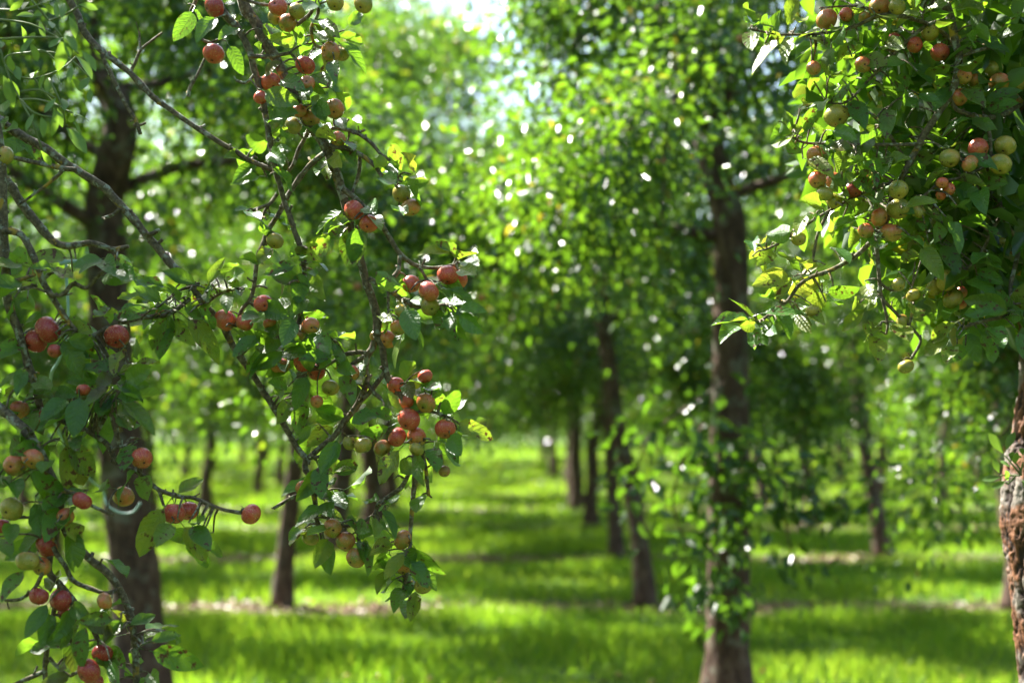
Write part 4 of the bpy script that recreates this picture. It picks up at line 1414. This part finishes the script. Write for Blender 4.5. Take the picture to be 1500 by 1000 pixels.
R.add([(1380, 262), (1350, 290), (1330, 300), (1300, 300)], 2.4, 1.8, D=3.1, bumpy=.15)
R.freeze()
G3 = 'apples in the sunlit crown beside the flaking trunk'
apples(R, [(1211, 29, 16, 'm', 'rosy apple with a bright rim on the outermost upper twig of the sunlit crown'), (1240, 22, 11, 'r'), (1288, 10, 15, 'm'), (1314, 10, 13, 'g'), (1266, 26, 9, 'm'), (1362, 48, 13, 'g'), (1340, 66, 12, 'r'), (1377, 77, 14, 'r'), (1310, 56, 9, 'd'), (1192, 100, 11, 'm'), (1264, 95, 12, 'm')],
       'near the top of the sunlit crown', G3)
apples(R, [(1464, 121, 15, 'm'), (1491, 119, 14, 'm'), (1456, 101, 14, 'g'), (1484, 146, 16, 'm'), (1412, 112, 13, 'm'), (1428, 118, 11, 'm'), (1404, 143, 14, 'm')],
       'in the upper bunch close to the flaking trunk', G3)
apples(R, [(1433, 217, 16, 'r'), (1465, 241, 17, 'g'), (1472, 214, 16, 'g'), (1491, 246, 15, 'g'), (1421, 240, 13, 'm'), (1391, 232, 15, 'g')],
       'in the middle bunch close to the flaking trunk', G3)
apples(R, [(1195, 228, 14, 'm'), (1212, 250, 9, 'd'), (1197, 264, 13, 'm'), (1222, 265, 13, 'm'), (1208, 284, 12, 'g'), (1222, 294, 12, 'g'), (1225, 170, 18, 'g'), (1235, 166, 10, 'd'), (1250, 278, 13, 'd')],
       'in the rim-lit bunch at the outer edge of the sunlit crown', G3)
apples(R, [(1380, 268, 9, 'o'), (1391, 277, 9, 'o'), (1378, 286, 8, 'o')], 'in the trio amid the sunlit crown', G3)
apples(R, [(1306, 341, 16, 'm', 'streaked apple with a dark scab under the sunlit crown'), (1288, 318, 14, 'm'), (1268, 338, 12, 'm'), (1316, 306, 17, 'g'), (1316, 278, 15, 'g'), (1345, 310, 12, 'g'), (1170, 350, 11, 'g')],
       'in the low bunch of the sunlit crown', G3)
apples(R, [(1386, 411, 17, 'g'), (1369, 421, 14, 'g'), (1396, 438, 16, 'g'), (1192, 457, 12, 'g'), (1316, 417, 10, 'g'), (1338, 433, 11, 'g'), (1322, 471, 11, 'g', 'pale green apple on a hooked twig tip under the crown'), (1327, 537, 12, 'g', 'pale green apple hanging lowest of all on the curved bare twig'), (1471, 356, 11, 'g')],
       'on the lowest twigs of the sunlit crown', G3)
apples(R, [(1408, 428, 9, 'o'), (1407, 445, 9, 'o')], 'in the pair beside the big green apple', G3)
leaves(R, 'L', [(110, 150, 10, 110), (130, 180, 20, 200), (100, 230, 60, 370, .4), (240, 190, 160, 200), (380, 180, 390, 5, .4), (440, 170, 510, 85, .5), (610, 230, 480, 210, .5), (690, 230, 800, 170, .4), (300, 290, 95, 495, .8), (390, 280, 300, 415, .6), (250, 240, 350, 200), (870, 60, 950, 0, .4), (930, 70, 800, 110, .4), (1010, 110, 1090, 160, .5), (540, 270, 600, 330, .3), (560, 320, 530, 380, .4), (700, 310, 760, 250), (740, 450, 780, 360, .5), (830, 400, 860, 360, .5), (880, 330, 900, 430), (900, 420, 1020, 500), (550, 520, 570, 630, .4), (640, 540, 600, 480), (690, 540, 760, 500, .4), (660, 690, 770, 610, .3), (700, 720, 750, 670), (480, 770, 570, 710, .7), (520, 790, 640, 760), (490, 960, 540, 800), (400, 940, 330, 850, .3), (330, 900, 410, 930), (560, 900, 660, 960), (850, 730, 870, 930), (960, 800, 1080, 950), (790, 560, 900, 510), (1000, 540, 900, 620)])
leaves(R, 'N', [(400, 110, 320, 170), (430, 160, 380, 230), (470, 30, 380, 60, .4), (320, 40, 270, 100), (770, 160, 880, 290), (790, 180, 710, 360, .3), (570, 160, 640, 240), (520, 270, 620, 360, .6), (700, 60, 840, 130), (900, 160, 1010, 100), (920, 260, 1030, 400), (880, 390, 780, 420, .3), (900, 360, 1010, 450, .4), (990, 460, 850, 470), (950, 480, 830, 540, .4), (760, 390, 750, 500), (660, 530, 770, 550, .5), (850, 620, 750, 590, .4), (940, 500, 870, 630, .5), (740, 640, 690, 760, .7), (880, 700, 720, 780), (850, 780, 830, 870, .4), (1000, 590, 1050, 500), (610, 610, 470, 570, .4), (500, 680, 400, 800, .4), (600, 680, 640, 760), (380, 800, 260, 810), (110, 870, 80, 915), (1010, 790, 960, 890), (200, 870, 160, 900, .9), (250, 900, 150, 950, .8)])
leaves(R, 'M', [(30, 120, 100, 160, .5), (330, 60, 220, 10, .5), (320, 120, 240, 90, .6), (360, 100, 480, 40, .4), (440, 150, 500, 110), (600, 60, 730, 90), (740, 200, 880, 250), (900, 300, 800, 270), (920, 240, 1010, 160), (930, 270, 1060, 240), (720, 320, 650, 300), (560, 480, 420, 520, .3), (580, 490, 740, 460, .4), (600, 520, 730, 500, .4), (560, 560, 500, 620), (550, 640, 440, 790), (540, 600, 390, 580), (640, 660, 760, 760), (680, 640, 730, 710, .4), (820, 760, 980, 670), (830, 800, 980, 780), (700, 870, 520, 920), (720, 880, 800, 960), (80, 340, 170, 390), (200, 440, 90, 470), (300, 470, 380, 590), (270, 560, 190, 640), (120, 800, 40, 960), (250, 700, 170, 800), (330, 690, 410, 800), (840, 600, 740, 580), (1040, 40, 1060, 130), (1080, 330, 940, 380)])
leaves(R, 'O', [(60, 300, 200, 300, .4), (180, 400, 90, 430), (260, 340, 400, 350), (400, 480, 430, 350, .3), (490, 400, 550, 330, .4), (620, 420, 750, 470, .5), (690, 240, 820, 330), (780, 470, 880, 440), (600, 480, 680, 610), (700, 620, 500, 580), (770, 500, 730, 600), (860, 540, 1020, 600), (1040, 500, 900, 450), (240, 600, 330, 560), (110, 580, 220, 680), (320, 600, 430, 710), (330, 660, 340, 760), (480, 730, 440, 860), (560, 720, 600, 880), (620, 600, 740, 620), (740, 720, 860, 830), (640, 740, 720, 700), (200, 820, 310, 870), (450, 880, 560, 1000), (400, 890, 340, 1000), (80, 260, 10, 380), (60, 500, 0, 600)])
leaves(R, 'R', [(340, 560, 175, 380), (290, 545, 40, 540), (330, 570, 190, 600), (370, 590, 300, 745), (340, 570, 450, 545), (570, 220, 355, 240, .9), (600, 240, 450, 390, .5), (470, 390, 350, 380), (400, 490, 660, 455), (490, 500, 560, 640), (470, 560, 430, 630), (570, 350, 820, 270, .95), (720, 170, 600, 110, .8), (800, 150, 730, 180, .7), (850, 350, 740, 480), (870, 350, 1000, 330), (880, 400, 1000, 410), (640, 500, 680, 620, .6), (690, 490, 770, 545, .4), (1140, 280, 1130, 410, .5), (1090, 420, 1020, 450, .5), (1130, 460, 1020, 615, .5), (1170, 360, 1250, 430, .5), (1230, 570, 1120, 630, .4), (1200, 600, 1140, 680, .4), (1190, 660, 1220, 810, .6), (1190, 0, 1170, 110, .8), (920, 20, 990, 100), (340, 100, 420, 160, .5), (460, 40, 360, 90, .5)])
leaves(R, 'Q', [(190, 170, 160, 290), (230, 60, 170, 110, .3), (250, 20, 350, 190), (400, 0, 480, 150), (720, 60, 580, 130), (760, 60, 860, 140), (580, 250, 700, 300), (650, 200, 780, 280), (800, 170, 900, 300), (880, 480, 600, 400), (850, 470, 600, 480), (900, 500, 790, 330), (920, 480, 960, 320), (900, 520, 810, 520), (880, 540, 730, 700), (950, 500, 990, 560), (760, 600, 770, 740), (690, 650, 740, 840), (780, 740, 830, 830), (600, 640, 610, 830), (560, 620, 480, 680), (360, 400, 330, 490, .3), (480, 450, 390, 540), (490, 570, 350, 690, .5), (520, 600, 580, 570, .3), (450, 680, 315, 760), (490, 740, 385, 850, .4), (560, 740, 450, 800), (140, 380, 220, 360, .4), (200, 440, 150, 520, .5), (230, 480, 250, 550, .5), (70, 570, 80, 665, .5), (960, 640, 990, 800)])
# further leaves round the same branches, deeper in the crown
poly_x = [(1130, 0), (1150, 160), (1140, 330), (1160, 400), (1250, 440), (1330, 470), (1380, 500), (1500, 500)]
made = 0
while made < 95:
    s = R.s[rng.randrange(len(R.s))]
    bx, by = s[0] + rng.gauss(0, 22), s[1] + rng.gauss(0, 20)
    if not (1230 < bx < 1500 and 0 < by < 430) or (bx < 1330 and by > 330):
        continue
    a = rng.uniform(0, 6.28)
    ln = rng.uniform(34, 52)
    hang_leaf(R, bx, by, bx + math.cos(a) * ln, by + abs(math.sin(a)) * ln * 0.9 - 6, dD=rng.uniform(0.02, 0.22), yellow=rng.random() ** 2 * .5)
    made += 1
joined_foliage(R, 0.25, 6)
R.build()
flush_leaves()
RB = Vector((RX, RY, 0))


def right_keep(v):
    x, y, d = proj(v)
    if not in_frame(v, 20):
        return True
    if y > 480 - 0.0 * x or x < 1180:
        return False
    lim = 1180 + (max(0, y - 260) * 0.75)
    return x > lim and d > 3.12


def right_inner():
    # dense leaf mass between the traced twigs and the trunk, farther from the viewer
    r = random.Random(77)
    cs = []
    while len(cs) < 90:
        x, y = r.uniform(1200, 1560), r.uniform(-40, 470)
        if x < 1215 + max(0, y - 240) * 0.9:
            continue
        cs.append(P(x, y, r.uniform(3.22, 3.95)) - RB)
    me = crown_leaves(cs, 26, 78, 0.10, (0.065, 0.095), keep=lambda v: right_keep(v + RB))
    o = link('foliage', me, rtree)
    o['kind'] = 'stuff'


right_inner()
outer_crown(rtree, RB, 502, 1.35, 3, 60, lambda v: not in_frame(v, 20) or right_keep(v))


# ------------------------------------------------------------------ mistletoe
def mistletoe(crop, stems, lvs, D, label, sr=1.5, jit=0.12, scale=1.0, roll=0.5, wide=1.15):
    x0, y0 = un(crop, *stems[0][0])
    root = empty('mistletoe', P(x0, y0, D), label, 'mistletoe')
    bpy.context.view_layer.update()
    inv = root.matrix_world.inverted()
    ends = []
    for st in stems:
        b = MB()
        d0 = D + rng.uniform(-jit, jit)
        q = [P(*un(crop, x, y), d0 + rng.uniform(-.02, .02)) for x, y in st]
        p, r = catmull(q, [sr * D / FPX * (1.2 - .5 * i / len(q)) for i in range(len(q))], 4)
        b.tube(p, r, 5, .05)
        o = link('stem', b.mesh('stem', M['stem']), root)
        o.matrix_parent_inverse = inv
        for v in p:
            ends.append((proj(v), d0))
    for e in lvs:
        x0, y0 = un(crop, e[0], e[1])
        x1, y1 = un(crop, e[2], e[3])
        dd = min(ends, key=lambda s: (s[0][0] - x0) ** 2 + (s[0][1] - y0) ** 2)[1]
        base = P(x0, y0, dd)
        m, L = leaf_matrix(base, (x1, y1), dd, 30 * scale * dd / FPX, roll=roll)
        o = link('leaf', rng.choice(MLEAVES), root)
        o.matrix_parent_inverse = inv
        w = rng.uniform(.85, 1.15) * wide
        o.matrix_basis = m @ Matrix.Diagonal((L * w, L, L, 1))


mistletoe('K', [[(0, 120), (190, 150), (370, 240)], [(0, 240), (200, 230), (370, 240), (480, 330)], [(30, 400), (100, 460), (210, 480), (370, 425), (460, 350)], [(210, 480), (320, 620), (440, 690)], [(20, 370), (90, 330), (370, 330), (540, 470)], [(190, 0), (300, 130), (380, 230)],
                [(130, 560), (240, 550), (340, 600)], [(120, 610), (240, 610), (370, 650)], [(300, 480), (380, 650), (400, 770)], [(130, 610), (210, 690), (330, 720)], [(150, 330), (260, 310), (340, 370)], [(130, 620), (200, 750), (260, 920)], [(0, 60), (140, 60), (260, 20)], [(0, 300), (60, 480), (130, 620)], [(300, 130), (400, 90), (480, 40)]],
          [(375, 235, 400, 425), (390, 235, 455, 340), (400, 215, 490, 300), (460, 340, 590, 460), (500, 310, 600, 420), (545, 470, 515, 560), (440, 400, 450, 495), (340, 420, 345, 515), (420, 100, 490, 210), (340, 10, 370, 110), (390, 20, 410, 110), (480, 30, 585, 25), (550, 540, 575, 630), (440, 480, 500, 540), (250, 710, 300, 820), (330, 660, 360, 820), (350, 660, 395, 770), (405, 780, 545, 915), (445, 730, 500, 830), (450, 690, 530, 720), (380, 600, 435, 670), (440, 690, 410, 750), (20, 460, 100, 640), (50, 480, 120, 580), (150, 270, 200, 180), (200, 100, 300, 60), (100, 100, 180, 60), (240, 130, 290, 230), (60, 70, 150, 20), (180, 260, 230, 360), (190, 480, 180, 400), (290, 470, 320, 570), (0, 200, 60, 160), (250, 920, 310, 1000), (90, 400, 150, 480), (260, 20, 330, 60), (260, 20, 300, -50), (140, 60, 120, -20), (200, 230, 140, 330), (130, 160, 150, 250), (380, 230, 330, 300), (60, 300, 10, 370), (100, 460, 60, 380), (240, 550, 280, 470), (340, 600, 300, 690), (210, 690, 180, 790), (300, 130, 360, 180), (210, 480, 260, 420), (30, 400, 90, 450), (0, 240, 50, 300)],
          2.8, 'dense tuft of dark mistletoe with forked stems hanging beside a bare bough')
mistletoe('S', [[(390, 640), (350, 590), (300, 530)], [(390, 650), (340, 650), (275, 650)], [(400, 650), (385, 600), (345, 560)], [(395, 640), (410, 570)], [(360, 660), (320, 700), (300, 690)]],
          [(290, 515, 200, 400), (310, 495, 335, 380), (265, 635, 230, 550), (270, 660, 165, 680), (305, 685, 230, 735), (320, 680, 285, 630), (360, 580, 345, 515), (410, 530, 415, 470), (385, 545, 365, 510), (405, 680, 417, 715), (340, 560, 360, 500), (330, 600, 290, 560)],
          3.42, 'small bright green mistletoe sprout growing from the flaking rusty trunk', 1.3, 0.015, 0.75, 0.2, 1.35)

# ------------------------------------------------------------------ pale green plastic tie
b = MB()
q = [P(88, 384, 3.5), P(96, 382, 3.5), P(97, 400, 3.5), P(99, 430, 3.5), P(100, 465, 3.5), P(96, 500, 3.52), P(86, 528, 3.55), P(74, 556, 3.6), P(80, 620, 3.9), P(120, 690, 4.3), P(150, 718, 4.5), P(156, 738, 4.5), P(174, 750, 4.5), P(194, 750, 4.5), P(206, 736, 4.5)]
p, r = catmull(q, [0.0036] * len(q), 5)
b.tube(p, r, 8)
tie = link('plastic_tie', b.mesh('plastic_tie', M['tie']))
tag(tie, 'pale green plastic tie hanging in a loop between shaded branches', 'plastic tie')
b = MB()
p, r = catmull([P(88, 386, 3.5), P(104, 383, 3.5), P(119, 383, 3.5)], [0.006, 0.0055, 0.006], 3)
b.tube(p, r, 8)
link('end_knot', b.mesh('end_knot', M['tie']), tie)

# ------------------------------------------------------------------ windfalls
for i in range(16):
    x = rng.uniform(-1.2, 2.8) if i < 11 else rng.uniform(-3, 3)
    y = (7.2 + rng.gauss(0.12, .12)) + (0.65 if i < 11 else 3.6)
    if i < 11:
        y = 7.85 + rng.uniform(-.1, .25)
    me, ca, st = APPLES[i % 5]
    Rr = rng.uniform(.021, .027)
    o = link('fallen_apple', me)
    o.matrix_basis = Matrix.LocRotScale(Vector((x, y, Rr * .85)), Vector((rng.gauss(0, 1), rng.gauss(0, 1), rng.gauss(0, 1))).to_track_quat('Z', 'Y'), Vector((Rr, Rr, Rr)))
    o.color = (rng.uniform(.1, .5), 0, rng.random(), 1)
    tag(o, 'fallen yellow-green apple lying in the grass beside the bare strip', 'apple', 'windfall apples')
    link('calyx', ca, o)
    link('stalk', st, o)
sets = {}
for o in [o for o in COL.objects if o.get('category') == 'apple' and o.name.startswith('apple')]:
    sets.setdefault(o['label'], []).append(o)
for lab, os_ in sets.items():
    if len(os_) < 2:
        continue
    os_.sort(key=lambda o: -o.location.z)
    n = len(os_)
    for i, o in enumerate(os_):
        w = 'highest' if i == 0 else 'lowest' if i == n - 1 else ('middle' if n == 3 else '%s-highest' % ORD[i + 1])
        o['label'] = w + ' ' + lab
print('near leaves', n_left, 'apples', len(placed))
